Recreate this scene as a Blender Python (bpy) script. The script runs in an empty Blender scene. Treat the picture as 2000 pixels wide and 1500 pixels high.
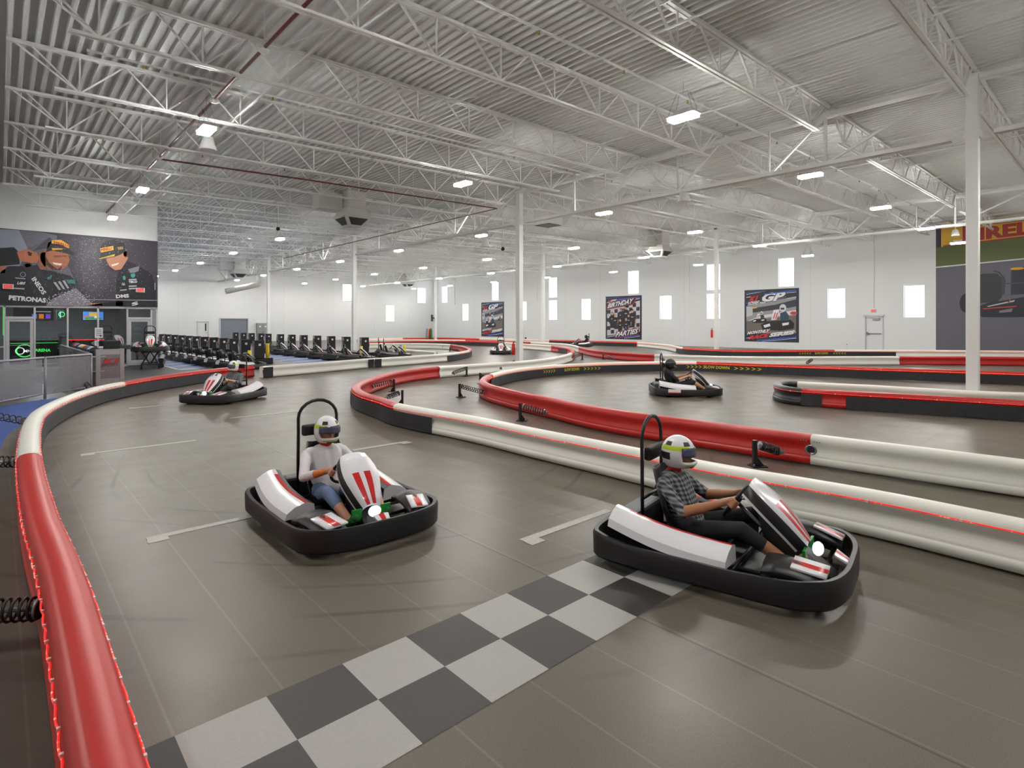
import bpy, bmesh, math, random
import numpy as np
from mathutils import Vector, Matrix
random.seed(7)
sc = bpy.context.scene
COL = sc.collection
V = Vector
ORD = ['first','second','third','fourth','fifth','sixth','seventh','eighth','ninth','tenth','eleventh','twelfth',
       'thirteenth','fourteenth','fifteenth','sixteenth','seventeenth','eighteenth','nineteenth','twentieth','twenty-first','twenty-second','twenty-third','twenty-fourth']
# ------------------------------------------------------------------ camera
H, F, HX, HY = 1.85, 1103.0, 1000.0, 632.0
B = math.pi/2 - math.atan2(1002, 1103)
FX, FY = math.cos(B), math.sin(B)
RX, RY = math.sin(B), -math.cos(B)
cam = bpy.data.objects.new('camera', bpy.data.cameras.new('camera')); COL.objects.link(cam)
cam.location = (0, 0, H); cam.rotation_euler = (math.pi/2, 0, B - math.pi/2)
cam.data.sensor_width = 36; cam.data.lens = F/2000*36; cam.data.shift_y = -(750-HY)/2000
cam.data.clip_start = .05; cam.data.clip_end = 300
sc.camera = cam

def G(px, py, z=0.0):
    d = F*(H-z)/(py-HY); r = (px-HX)/F*d
    return V((d*FX + r*RX, d*FY + r*RY, z))
def PXp(px, py, X):
    k = (px-HX)/F; d = X/(FX+k*RX)
    return V((X, d*(FY+k*RY), H+(HY-py)*d/F))
def PYp(px, py, Y):
    k = (px-HX)/F; d = Y/(FY+k*RY)
    return V((d*(FX+k*RX), Y, H+(HY-py)*d/F))
def DR(dep, right):
    return V((dep*FX+right*RX, dep*FY+right*RY, 0))

WX, BY, MY, SX = 42.0, 61.0, 29.3, 5.24     # right wall, back wall, mural wall, return wall
XMIN, YMIN = -8.0, -9.0
def zr(x): return 7.5 + .0177*(x-16)

# ------------------------------------------------------------------ materials
def lin(c):
    return tuple(((x/255)/12.92 if x/255 <= .04045 else ((x/255+.055)/1.055)**2.4) for x in c)
MATS = {}
def mat(name, rgb, rough=.5, metal=0, var=.06, scale=6, bump=0, emit=None, estr=0, spec=.5, coat=0):
    if name in MATS: return MATS[name]
    m = bpy.data.materials.new(name); m.use_nodes = True
    nt = m.node_tree; p = nt.nodes['Principled BSDF']
    c = lin(rgb)
    p.inputs['Roughness'].default_value = rough
    p.inputs['Metallic'].default_value = metal
    p.inputs['Specular IOR Level'].default_value = spec
    if coat: p.inputs['Coat Weight'].default_value = coat
    tc = nt.nodes.new('ShaderNodeTexCoord'); n = nt.nodes.new('ShaderNodeTexNoise')
    n.inputs['Scale'].default_value = scale; n.inputs['Detail'].default_value = 3
    nt.links.new(tc.outputs['Object'], n.inputs['Vector'])
    mx = nt.nodes.new('ShaderNodeMix'); mx.data_type = 'RGBA'
    mx.inputs['A'].default_value = (*[x*(1-var) for x in c], 1)
    mx.inputs['B'].default_value = (*[min(1, x*(1+var)) for x in c], 1)
    nt.links.new(n.outputs['Fac'], mx.inputs['Factor'])
    nt.links.new(mx.outputs['Result'], p.inputs['Base Color'])
    if bump:
        bp = nt.nodes.new('ShaderNodeBump'); bp.inputs['Strength'].default_value = bump
        n2 = nt.nodes.new('ShaderNodeTexNoise'); n2.inputs['Scale'].default_value = scale*8
        nt.links.new(tc.outputs['Object'], n2.inputs['Vector'])
        nt.links.new(n2.outputs['Fac'], bp.inputs['Height']); nt.links.new(bp.outputs['Normal'], p.inputs['Normal'])
    if emit:
        p.inputs['Emission Color'].default_value = (*lin(emit), 1); p.inputs['Emission Strength'].default_value = estr
    MATS[name] = m
    return m
M = {}
M['white_paint'] = mat('white_steel_paint', (236,237,236), .45, var=.02, scale=2)
M['wall'] = mat('white_wall_paint', (224,226,227), .7, var=.025, scale=.5)
M['deck'] = mat('white_deck_paint', (236,238,238), .55, var=.02, scale=1.2)
M['rail_white'] = mat('white_polyethylene', (232,231,222), .35, var=.03, scale=3)
M['rail_red'] = mat('red_polyethylene', (182,31,27), .38, var=.06, scale=3)
M['rail_black'] = mat('black_polyethylene', (30,30,34), .35, var=.2, scale=4)
M['panel_black'] = mat('black_scuffed_board', (42,42,46), .5, var=.5, scale=7)
M['led_red'] = mat('red_led_rope', (255,70,40), .4, emit=(255,92,52), estr=2.0)
def rope_mat(name, base, dots, sb, sd, scale):
    m = mat(name, (220,60,50), .4); nt = m.node_tree; p = nt.nodes['Principled BSDF']
    tc = nt.nodes.new('ShaderNodeTexCoord'); vo = nt.nodes.new('ShaderNodeTexVoronoi'); vo.inputs['Scale'].default_value = scale; vo.inputs['Randomness'].default_value = .35
    nt.links.new(tc.outputs['Object'], vo.inputs['Vector'])
    r = nt.nodes.new('ShaderNodeMapRange'); r.inputs['From Min'].default_value = .22; r.inputs['From Max'].default_value = .42; r.inputs['To Min'].default_value = 1; r.inputs['To Max'].default_value = 0
    nt.links.new(vo.outputs['Distance'], r.inputs['Value'])
    mx = nt.nodes.new('ShaderNodeMix'); mx.data_type = 'RGBA'; mx.inputs['A'].default_value = (*[x*sb for x in lin(base)],1); mx.inputs['B'].default_value = (*[x*sd for x in lin(dots)],1)
    nt.links.new(r.outputs[0], mx.inputs['Factor']); nt.links.new(mx.outputs['Result'], p.inputs['Emission Color']); p.inputs['Emission Strength'].default_value = 1
    return m
M['led_near'] = rope_mat('red_rope_light', (255,44,44), (255,170,150), .75, 1.6, 42)
M['led_clip'] = mat('white_clip', (235,230,230), .4)
M['black_steel'] = mat('black_steel', (22,22,24), .4, var=.15, scale=12)
M['steel'] = mat('zinc_steel', (150,152,155), .35, metal=.9)
M['kart_black'] = mat('black_kart_plastic', (25,25,28), .42, var=.2, scale=9)
M['kart_grey'] = mat('charcoal_plastic', (58,60,64), .45, var=.15, scale=9)
M['kart_white'] = mat('white_gloss_plastic', (232,231,236), .22, var=.03, coat=.3)
M['kart_red'] = mat('red_gloss_plastic', (200,36,34), .28)
M['tyre'] = mat('tyre_rubber', (20,20,20), .8, var=.2, scale=20)
M['chrome'] = mat('chrome', (200,200,205), .2, metal=1)
M['green'] = mat('green_pedal', (30,140,50), .45)
M['kart_light'] = mat('kart_headlight', (255,255,255), .3, emit=(245,250,255), estr=1.5)
M['yellow'] = mat('yellow_plastic', (235,205,20), .4)
M['black'] = mat('matt_black', (20,20,21), .6, var=.1)
M['grey_panel'] = mat('grey_panel', (135,137,140), .45, var=.05)
M['red'] = mat('signal_red', (205,30,28), .4)
M['cable'] = mat('grey_cable', (165,168,170), .5)
M['alu'] = mat('brushed_aluminium', (205,205,210), .28, metal=.75, var=.06, scale=20)
M['frame_alu'] = mat('storefront_aluminium', (205,206,210), .4, metal=.25)
M['railing'] = mat('grey_painted_rail', (158,158,166), .4, metal=.3)
M['duct'] = mat('white_duct_paint', (224,224,220), .5, var=.03)
M['grille'] = mat('dark_grille', (70,72,68), .6)
M['maroon'] = mat('maroon_pipe', (96,42,40), .45)
M['fixture'] = mat('fixture_white', (225,225,225), .4)
M['lamp'] = mat('led_lamp', (255,255,255), .4, emit=(255,252,246), estr=350)
M['blue_mat'] = mat('blue_floor_paint', (46,78,150), .55, var=.12, scale=1.5)
M['bay_paint'] = mat('grey_blue_bay_paint', (84,102,142), .55, var=.1, scale=1.5)
M['line_white'] = mat('white_line_paint', (225,226,226), .55)
M['dark_mat'] = mat('black_rubber_floor', (62,62,64), .55, var=.15, scale=2)
M['brass'] = mat('brass', (190,160,70), .35, metal=.7)
M['dark_int'] = mat('charcoal_wall', (122,122,124), .7)
M['door_white'] = mat('white_door', (222,224,226), .45)
M['shutter'] = mat('grey_shutter', (128,134,146), .45, metal=.2)
M['exit_red'] = mat('exit_letters', (235,20,24), .4, emit=(255,34,40), estr=.95)
M['screen'] = mat('screen_blue', (60,130,220), .3, emit=(70,140,230), estr=.9)
M['screen_dark'] = mat('screen_dark', (16,18,24), .25)
M['neon_green'] = mat('green_sign_light', (60,230,90), .4, emit=(60,235,90), estr=1.2)
M['sign_white'] = mat('white_sign_light', (240,245,250), .4, emit=(235,240,250), estr=.9)
M['mono_red'] = mat('red_led_far', (255,40,30), .4, emit=(255,35,35), estr=2.0)
def skin_tone(n, rgb): return mat(n, rgb, .5, var=.08, scale=15)
M['skin'] = skin_tone('skin_light', (205,150,120)); M['skin_tan'] = skin_tone('skin_tan', (172,118,84))
M['denim'] = mat('blue_denim', (104,124,158), .8, var=.2, scale=30, bump=.1)
M['black_cloth'] = mat('black_cloth', (30,29,34), .85, var=.2, scale=25)
M['white_cloth'] = mat('white_cloth', (222,220,224), .8, var=.06, scale=14, bump=.1)
M['red_cloth'] = mat('red_cloth', (196,22,30), .8)
M['sock'] = mat('pale_sock', (190,196,180), .8)
M['shoe_green'] = mat('green_shoe', (40,110,60), .7)
M['shoe_tan'] = mat('tan_shoe', (150,130,100), .7)
M['lime'] = mat('lime_decal', (190,214,40), .3)
M['visor'] = mat('smoked_visor', (60,66,96), .12, coat=.6)
M['orange_band'] = mat('orange_band', (214,120,50), .6)
def plaid():
    m = mat('grey_plaid', (92,96,100), .85); nt = m.node_tree; p = nt.nodes['Principled BSDF']
    tc = nt.nodes.new('ShaderNodeTexCoord'); w1 = nt.nodes.new('ShaderNodeTexWave'); w2 = nt.nodes.new('ShaderNodeTexWave')
    w1.bands_direction = 'Z'; w2.bands_direction = 'Y'
    for w in (w1, w2):
        w.inputs['Scale'].default_value = 9; nt.links.new(tc.outputs['Object'], w.inputs['Vector'])
    a = nt.nodes.new('ShaderNodeMath'); a.operation = 'ADD'
    nt.links.new(w1.outputs['Fac'], a.inputs[0]); nt.links.new(w2.outputs['Fac'], a.inputs[1])
    r = nt.nodes.new('ShaderNodeValToRGB'); r.color_ramp.elements[0].color = (*lin((40,42,46)),1); r.color_ramp.elements[1].color = (*lin((150,154,158)),1)
    r.color_ramp.elements[0].position = .2
    h = nt.nodes.new('ShaderNodeMath'); h.operation = 'MULTIPLY'; h.inputs[1].default_value = .5
    nt.links.new(a.outputs[0], h.inputs[0]); nt.links.new(h.outputs[0], r.inputs[0]); nt.links.new(r.outputs[0], p.inputs['Base Color'])
    return m
M['plaid'] = plaid()
def glass_mat():
    m = bpy.data.materials.new('clear_glass'); m.use_nodes = True; nt = m.node_tree; nt.nodes.clear()
    o = nt.nodes.new('ShaderNodeOutputMaterial'); mx = nt.nodes.new('ShaderNodeMixShader')
    t = nt.nodes.new('ShaderNodeBsdfTransparent'); t.inputs[0].default_value = (.93,.95,.95,1)
    g = nt.nodes.new('ShaderNodeBsdfGlossy'); g.inputs['Roughness'].default_value = .01
    lw = nt.nodes.new('ShaderNodeLayerWeight'); pw = nt.nodes.new('ShaderNodeMath'); pw.operation = 'POWER'; pw.inputs[1].default_value = 5
    f = nt.nodes.new('ShaderNodeMath'); f.operation = 'MULTIPLY_ADD'; f.inputs[1].default_value = .9; f.inputs[2].default_value = .06
    nt.links.new(lw.outputs['Facing'], pw.inputs[0]); nt.links.new(pw.outputs[0], f.inputs[0])
    nt.links.new(f.outputs[0], mx.inputs[0]); nt.links.new(t.outputs[0], mx.inputs[1]); nt.links.new(g.outputs[0], mx.inputs[2])
    nt.links.new(mx.outputs[0], o.inputs[0]); return m
M['glass'] = glass_mat()
def mesh_panel_mat():
    m = bpy.data.materials.new('woven_wire_mesh'); m.use_nodes = True; nt = m.node_tree
    p = nt.nodes['Principled BSDF']; p.inputs['Base Color'].default_value = (*lin((150,150,156)),1); p.inputs['Roughness'].default_value = .45; p.inputs['Metallic'].default_value=.3
    o = nt.nodes['Material Output']; mx = nt.nodes.new('ShaderNodeMixShader'); t = nt.nodes.new('ShaderNodeBsdfTransparent')
    tc = nt.nodes.new('ShaderNodeTexCoord'); ws = []
    for d in ('Z', 'X'):
        w = nt.nodes.new('ShaderNodeTexWave'); w.bands_direction = d; w.inputs['Scale'].default_value = 16
        nt.links.new(tc.outputs['Object'], w.inputs['Vector']); ws.append(w)
    a = nt.nodes.new('ShaderNodeMath'); a.operation = 'MAXIMUM'
    nt.links.new(ws[0].outputs['Fac'], a.inputs[0]); nt.links.new(ws[1].outputs['Fac'], a.inputs[1])
    g = nt.nodes.new('ShaderNodeMath'); g.operation = 'GREATER_THAN'; g.inputs[1].default_value = .74
    nt.links.new(a.outputs[0], g.inputs[0]); nt.links.new(g.outputs[0], mx.inputs[0])
    nt.links.new(t.outputs[0], mx.inputs[1]); nt.links.new(p.outputs[0], mx.inputs[2]); nt.links.new(mx.outputs[0], o.inputs[0])
    return m
M['wire_mesh'] = mesh_panel_mat()
def grid_panel_mat():
    m = mat('perforated_metal', (176,170,176), .35, metal=.6); nt = m.node_tree; p = nt.nodes['Principled BSDF']
    tc = nt.nodes.new('ShaderNodeTexCoord'); b = nt.nodes.new('ShaderNodeTexBrick')
    b.offset = 0; b.inputs['Scale'].default_value = 1; b.inputs['Brick Width'].default_value = .028; b.inputs['Row Height'].default_value = .028
    b.inputs['Mortar Size'].default_value = .004; b.inputs['Color1'].default_value = b.inputs['Color2'].default_value = (*lin((188,178,184)),1); b.inputs['Mortar'].default_value = (*lin((90,84,90)),1)
    mp = nt.nodes.new('ShaderNodeMapping'); mp.inputs['Rotation'].default_value = (math.pi/2, 0, 0)
    nt.links.new(tc.outputs['Object'], mp.inputs[0]); nt.links.new(mp.outputs[0], b.inputs['Vector']); nt.links.new(b.outputs['Color'], p.inputs['Base Color'])
    return m
M['perforated'] = grid_panel_mat()
def floor_mat():
    m = bpy.data.materials.new('sealed_concrete'); m.use_nodes = True; nt = m.node_tree; L = nt.links.new
    p = nt.nodes['Principled BSDF']; p.inputs['Specular IOR Level'].default_value = .35
    tc = nt.nodes.new('ShaderNodeTexCoord')
    def node(t, **k):
        n = nt.nodes.new(t)
        for a, b_ in k.items(): setattr(n, a, b_)
        return n
    def noise(scale, detail=4, vec=None, dist=0):
        n = node('ShaderNodeTexNoise'); n.inputs['Scale'].default_value = scale; n.inputs['Detail'].default_value = detail; n.inputs['Distortion'].default_value = dist
        L(vec or tc.outputs['Object'], n.inputs['Vector']); return n
    def mixc(fac, a, b_, blend='MIX'):
        x = node('ShaderNodeMix', data_type='RGBA', blend_type=blend)
        if isinstance(fac, (int, float)): x.inputs['Factor'].default_value = fac
        else: L(fac, x.inputs['Factor'])
        for s, v in (('A', a), ('B', b_)):
            if isinstance(v, tuple): x.inputs[s].default_value = (*v, 1)
            else: L(v, x.inputs[s])
        return x.outputs['Result']
    n1 = noise(.35, 3); n2 = noise(2.2, 5); n3 = noise(140, 2)
    c = mixc(n1.outputs['Fac'], lin((96,89,79)), lin((109,102,91)))
    r2 = node('ShaderNodeValToRGB'); r2.color_ramp.elements[0].position = .3; r2.color_ramp.elements[1].position = .75
    L(n2.outputs['Fac'], r2.inputs[0])
    c = mixc(r2.outputs[0], c, lin((102,95,85)))
    r3 = node('ShaderNodeValToRGB'); r3.color_ramp.elements[0].position = .35; r3.color_ramp.elements[1].position = .8
    r3.color_ramp.elements[0].color = (.76,.76,.76,1); r3.color_ramp.elements[1].color = (1.2,1.2,1.2,1)
    L(n3.outputs['Fac'], r3.inputs[0]); c = mixc(.8, c, r3.outputs[0], 'MULTIPLY')
    # slab joints: fine saw cuts along both building axes
    sep = node('ShaderNodeSeparateXYZ'); L(tc.outputs['Object'], sep.inputs[0])
    wob = noise(.8, 2)
    def joint(axis, pitch, off, width, soft):
        a = node('ShaderNodeMath', operation='ADD'); a.inputs[1].default_value = off; L(sep.outputs[axis], a.inputs[0])
        f = node('ShaderNodeMath', operation='PINGPONG'); f.inputs[1].default_value = pitch/2; L(a.outputs[0], f.inputs[0])
        r = node('ShaderNodeMapRange'); r.inputs['From Min'].default_value = width; r.inputs['From Max'].default_value = width+soft
        r.inputs['To Min'].default_value = 1; r.inputs['To Max'].default_value = 0; L(f.outputs[0], r.inputs['Value']); return r.outputs[0]
    j1 = joint('X', .485, -.095, .003, .006); j2 = joint('Y', 4.9, -2.2, .004, .004); j3 = joint('X', 4.85, -2.98, .005, .004)
    f1 = node('ShaderNodeMath', operation='MULTIPLY'); f1.inputs[1].default_value = .17; L(j1, f1.inputs[0])
    c = mixc(f1.outputs[0], c, lin((160,154,144)))
    f2 = node('ShaderNodeMath', operation='MAXIMUM'); L(j2, f2.inputs[0]); L(j3, f2.inputs[1])
    f3 = node('ShaderNodeMath', operation='MULTIPLY'); f3.inputs[1].default_value = .7; L(f2.outputs[0], f3.inputs[0])
    c = mixc(f3.outputs[0], c, lin((58,54,48)))
    # tyre marks: rubber arcs laid down around the corners
    nz = noise(.16, 1); nm = noise(.7, 4)
    def arcs(c, cx, cy, r0, r1, freq, width, k):
        dv = node('ShaderNodeVectorMath', operation='DISTANCE'); L(tc.outputs['Object'], dv.inputs[0]); dv.inputs[1].default_value = (cx, cy, 0)
        ad = node('ShaderNodeMath', operation='MULTIPLY_ADD'); ad.inputs[1].default_value = 3.5; L(nz.outputs['Fac'], ad.inputs[0]); L(dv.outputs['Value'], ad.inputs[2])
        mu = node('ShaderNodeMath', operation='MULTIPLY'); mu.inputs[1].default_value = freq; L(ad.outputs[0], mu.inputs[0])
        fr = node('ShaderNodeMath', operation='PINGPONG'); fr.inputs[1].default_value = .5; L(mu.outputs[0], fr.inputs[0])
        mr = node('ShaderNodeMapRange'); mr.inputs['From Min'].default_value = width; mr.inputs['From Max'].default_value = width*2.6; mr.inputs['To Min'].default_value = 1; mr.inputs['To Max'].default_value = 0; L(fr.outputs[0], mr.inputs['Value'])
        w0 = node('ShaderNodeMapRange', interpolation_type='SMOOTHSTEP'); w0.inputs['From Min'].default_value = r0-.6; w0.inputs['From Max'].default_value = r0+.3; L(dv.outputs['Value'], w0.inputs['Value'])
        w1 = node('ShaderNodeMapRange', interpolation_type='SMOOTHSTEP'); w1.inputs['From Min'].default_value = r1-.5; w1.inputs['From Max'].default_value = r1+.5; w1.inputs['To Min'].default_value = 1; w1.inputs['To Max'].default_value = 0; L(dv.outputs['Value'], w1.inputs['Value'])
        wn = node('ShaderNodeMapRange'); wn.inputs['From Min'].default_value = .45; wn.inputs['From Max'].default_value = .62; L(nm.outputs['Fac'], wn.inputs['Value'])
        m1 = mr.outputs[0]
        for o_ in (w0.outputs[0], w1.outputs[0], wn.outputs[0]):
            q = node('ShaderNodeMath', operation='MULTIPLY'); L(m1, q.inputs[0]); L(o_, q.inputs[1]); m1 = q.outputs[0]
        q = node('ShaderNodeMath', operation='MULTIPLY'); q.inputs[1].default_value = k; L(m1, q.inputs[0])
        return mixc(q.outputs[0], c, lin((52,49,45)))
    ctr_ = G(520, 860); c = arcs(c, ctr_.x+1.2, ctr_.y-1.0, 3.0, 6.8, 2.6, .030, .62)
    lc = G(1250, 745); c = arcs(c, lc.x, lc.y, 1.5, 6.0, 2.4, .04, .5)
    hc_ = G(840, 735); c = arcs(c, hc_.x, hc_.y, 2.0, 6.5, 1.6, .03, .5)
    L(c, p.inputs['Base Color'])
    rr = node('ShaderNodeMapRange'); rr.inputs['To Min'].default_value = .28; rr.inputs['To Max'].default_value = .46; L(n2.outputs['Fac'], rr.inputs['Value']); L(rr.outputs[0], p.inputs['Roughness'])
    bp = node('ShaderNodeBump'); bp.inputs['Strength'].default_value = .06; L(n3.outputs['Fac'], bp.inputs['Height']); L(bp.outputs[0], p.inputs['Normal'])
    return m
M['floor'] = floor_mat()
FLAT = {}
def flat(rgb, emit=0):
    k = (tuple(rgb), emit)
    if k not in FLAT:
        FLAT[k] = mat('ink_%d_%d_%d%s' % (*rgb, '_lit' if emit else ''), rgb, .55, var=.04, scale=4, emit=rgb if emit else None, estr=emit)
    return FLAT[k]

# ------------------------------------------------------------------ mesh helpers
class MB:
    def __init__(s): s.v = []; s.f = []; s.m = []; s.s = []
    def add(s, verts, faces, m=0, smooth=False, xf=None):
        o = len(s.v)
        s.v += [tuple(xf @ V(p)) if xf else tuple(p) for p in verts]
        for f in faces: s.f.append(tuple(i+o for i in f)); s.m.append(m); s.s.append(smooth)
    def box(s, c, d, m=0, xf=None, bev=0):
        x, y, z = (k/2 for k in d); cx, cy, cz = c
        if bev:
            bm = bmesh.new(); bmesh.ops.create_cube(bm, size=1)
            for v in bm.verts: v.co = V((v.co.x*d[0]+cx, v.co.y*d[1]+cy, v.co.z*d[2]+cz))
            bmesh.ops.bevel(bm, geom=bm.edges[:], offset=bev, segments=2, affect='EDGES', profile=.5)
            bm.verts.index_update()
            s.add([v.co[:] for v in bm.verts], [[v.index for v in f.verts] for f in bm.faces], m, False, xf); bm.free(); return s
        vs = [(cx+a*x, cy+b*y, cz+c_*z) for a in (-1,1) for b in (-1,1) for c_ in (-1,1)]
        s.add(vs, [(0,1,3,2),(4,6,7,5),(0,4,5,1),(2,3,7,6),(0,2,6,4),(1,5,7,3)], m, False, xf); return s
    def bar(s, p, q, w, h, m=0, up=(0,0,1)):
        p, q = V(p), V(q); d = (q-p); L = d.length
        if L < 1e-6: return s
        d.normalize(); u = V(up)
        if abs(d.dot(u)) > .98: u = V((1,0,0))
        r = d.cross(u).normalized(); u = r.cross(d)
        vs = [tuple(e + r*a*w/2 + u*b*h/2) for e in (p, q) for a in (-1,1) for b in (-1,1)]
        s.add(vs, [(0,1,3,2),(4,6,7,5),(0,4,5,1),(2,3,7,6),(0,2,6,4),(1,5,7,3)], m); return s
    def tube(s, pts, r, n=10, m=0, closed=False, caps=True):
        pts = [V(p) for p in pts]; N = len(pts); rr = r if isinstance(r, (list, tuple)) else [r]*N
        rings = []; prev = None
        for i, p in enumerate(pts):
            a = pts[(i-1) % N] if closed or i else p; b = pts[(i+1) % N] if closed or i < N-1 else p
            t = (b-a).normalized()
            if prev is None:
                u = V((0,0,1)) if abs(t.z) < .9 else V((1,0,0)); u = (u - t*u.dot(t)).normalized()
            else: u = (prev - t*prev.dot(t)).normalized()
            prev = u; w = t.cross(u)
            rings.append([tuple(p + (u*math.cos(k*2*math.pi/n) + w*math.sin(k*2*math.pi/n))*rr[i]) for k in range(n)])
        vs = [q for rg in rings for q in rg]; fs = []
        for i in range(N if closed else N-1):
            j = (i+1) % N
            for k in range(n): fs.append((i*n+k, i*n+(k+1) % n, j*n+(k+1) % n, j*n+k))
        s.add(vs, fs, m, True)
        if caps and not closed:
            o = len(s.v) - len(vs)
            s.f += [tuple(o+k for k in reversed(range(n))), tuple(o+(N-1)*n+k for k in range(n))]; s.m += [m, m]; s.s += [False, False]
        return s
    def cyl(s, p, q, r, n=14, m=0, r2=None): return s.tube([p, q], [r, r if r2 is None else r2], n, m)
    def sphere(s, c, r, n=12, m=0, sc_=(1,1,1)):
        vs = []; fs = []
        for i in range(n//2+1):
            a = math.pi*i/(n//2)
            for k in range(n):
                b = 2*math.pi*k/n; vs.append((c[0]+r*sc_[0]*math.sin(a)*math.cos(b), c[1]+r*sc_[1]*math.sin(a)*math.sin(b), c[2]+r*sc_[2]*math.cos(a)))
        for i in range(n//2):
            for k in range(n): fs.append((i*n+k, (i+1)*n+k, (i+1)*n+(k+1) % n, i*n+(k+1) % n))
        s.add(vs, fs, m, True); return s
    def prism(s, poly, z0, z1, m=0):
        n = len(poly); vs = [(x, y, z0) for x, y in poly] + [(x, y, z1) for x, y in poly]
        s.add(vs, [tuple(reversed(range(n))), tuple(range(n, 2*n))] + [(i, (i+1) % n, n+(i+1) % n, n+i) for i in range(n)], m); return s
    def grid(s, rows, m=0, thick=0, smooth=True, colm=None, tdir=None):
        R, C = len(rows), len(rows[0]); vs = [p for r in rows for p in r]
        def quads(off, flip):
            for i in range(R-1):
                for j in range(C-1):
                    q = (i*C+j, i*C+j+1, (i+1)*C+j+1, (i+1)*C+j)
                    mm = (colm(i, j) if colm else m)
                    yield tuple(off+k for k in (reversed(q) if flip else q)), mm
        o = len(s.v); s.v += [tuple(p) for p in vs]
        for q, mm in quads(o, False): s.f.append(q); s.m.append(mm); s.s.append(smooth)
        if thick:
            td = V(tdir or (0,0,-1)) * thick
            o2 = len(s.v); s.v += [tuple(V(p)+td) for p in vs]
            for q, mm in quads(o2, True): s.f.append(q); s.m.append(m); s.s.append(smooth)
            ed = [(0*C+j, 0*C+j+1) for j in range(C-1)] + [(i*C+C-1, (i+1)*C+C-1) for i in range(R-1)] + [((R-1)*C+j+1, (R-1)*C+j) for j in reversed(range(C-1))] + [((i+1)*C, i*C) for i in reversed(range(R-1))]
            for a, b in ed: s.f.append((o+b, o+a, o2+a, o2+b)); s.m.append(m); s.s.append(False)
        return s
    def mesh(s, name, mats):
        me = bpy.data.meshes.new(name); me.from_pydata(s.v, [], s.f)
        for x in (mats if isinstance(mats, (list, tuple)) else [mats]): me.materials.append(x)
        me.polygons.foreach_set('material_index', s.m); me.polygons.foreach_set('use_smooth', s.s); me.update(); return me
    def build(s, name, mats, parent=None, loc=None):
        return put(name, s.mesh(name, mats), parent, loc)
def put(name, me, parent=None, loc=None):
    o = bpy.data.objects.new(name, me); COL.objects.link(o)
    if parent: o.parent = parent
    if loc is not None: o.location = loc
    return o
def tag(o, label, cat, group=None, kind=None):
    o['label'] = label; o['category'] = cat
    if group: o['group'] = group
    if kind: o['kind'] = kind
    return o
def thing(name, label, cat, loc=(0,0,0), rz=0, group=None):
    o = bpy.data.objects.new(name, None); COL.objects.link(o); o.location = loc; o.rotation_euler = (0,0,rz); o.empty_display_size = .1
    return tag(o, label, cat, group)
def struct(o, label=None):
    o['kind'] = 'structure'
    if label: o['label'] = label
    return o
KIDS = {}
def dup(root, loc=None, rz=None, label=None, group=None, scale=None):
    r = root.copy(); COL.objects.link(r)
    if loc is not None: r.location = loc
    if rz is not None: r.rotation_euler = (0,0,rz)
    if label: r['label'] = label
    if group: r['group'] = group
    for ch in list(root.children):
        c = ch.copy(); COL.objects.link(c); c.parent = r
        for g in list(ch.children):
            d = g.copy(); COL.objects.link(d); d.parent = c
    return r

# ------------------------------------------------------------------ flat prints (posters, murals, lettering)
TXT = {}
def text_geo(s, shear=0.0, off=.0):
    k = (s, shear, off)
    if k not in TXT:
        cu = bpy.data.curves.new('t', 'FONT'); cu.body = s; cu.shear = shear; cu.offset = off; cu.resolution_u = 2
        ob = bpy.data.objects.new('t', cu); COL.objects.link(ob)
        dg = bpy.context.evaluated_depsgraph_get(); me = bpy.data.meshes.new_from_object(ob.evaluated_get(dg))
        vs = [(v.co.x, v.co.y) for v in me.vertices]; fs = [tuple(p.vertices) for p in me.polygons]
        bpy.data.objects.remove(ob); bpy.data.curves.remove(cu); bpy.data.meshes.remove(me)
        x0 = min(v[0] for v in vs); x1 = max(v[0] for v in vs); y0 = min(v[1] for v in vs); y1 = max(v[1] for v in vs)
        TXT[k] = ([((x-x0)/(x1-x0), (y-y0)/(y1-y0)) for x, y in vs], fs)
    return TXT[k]
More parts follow.
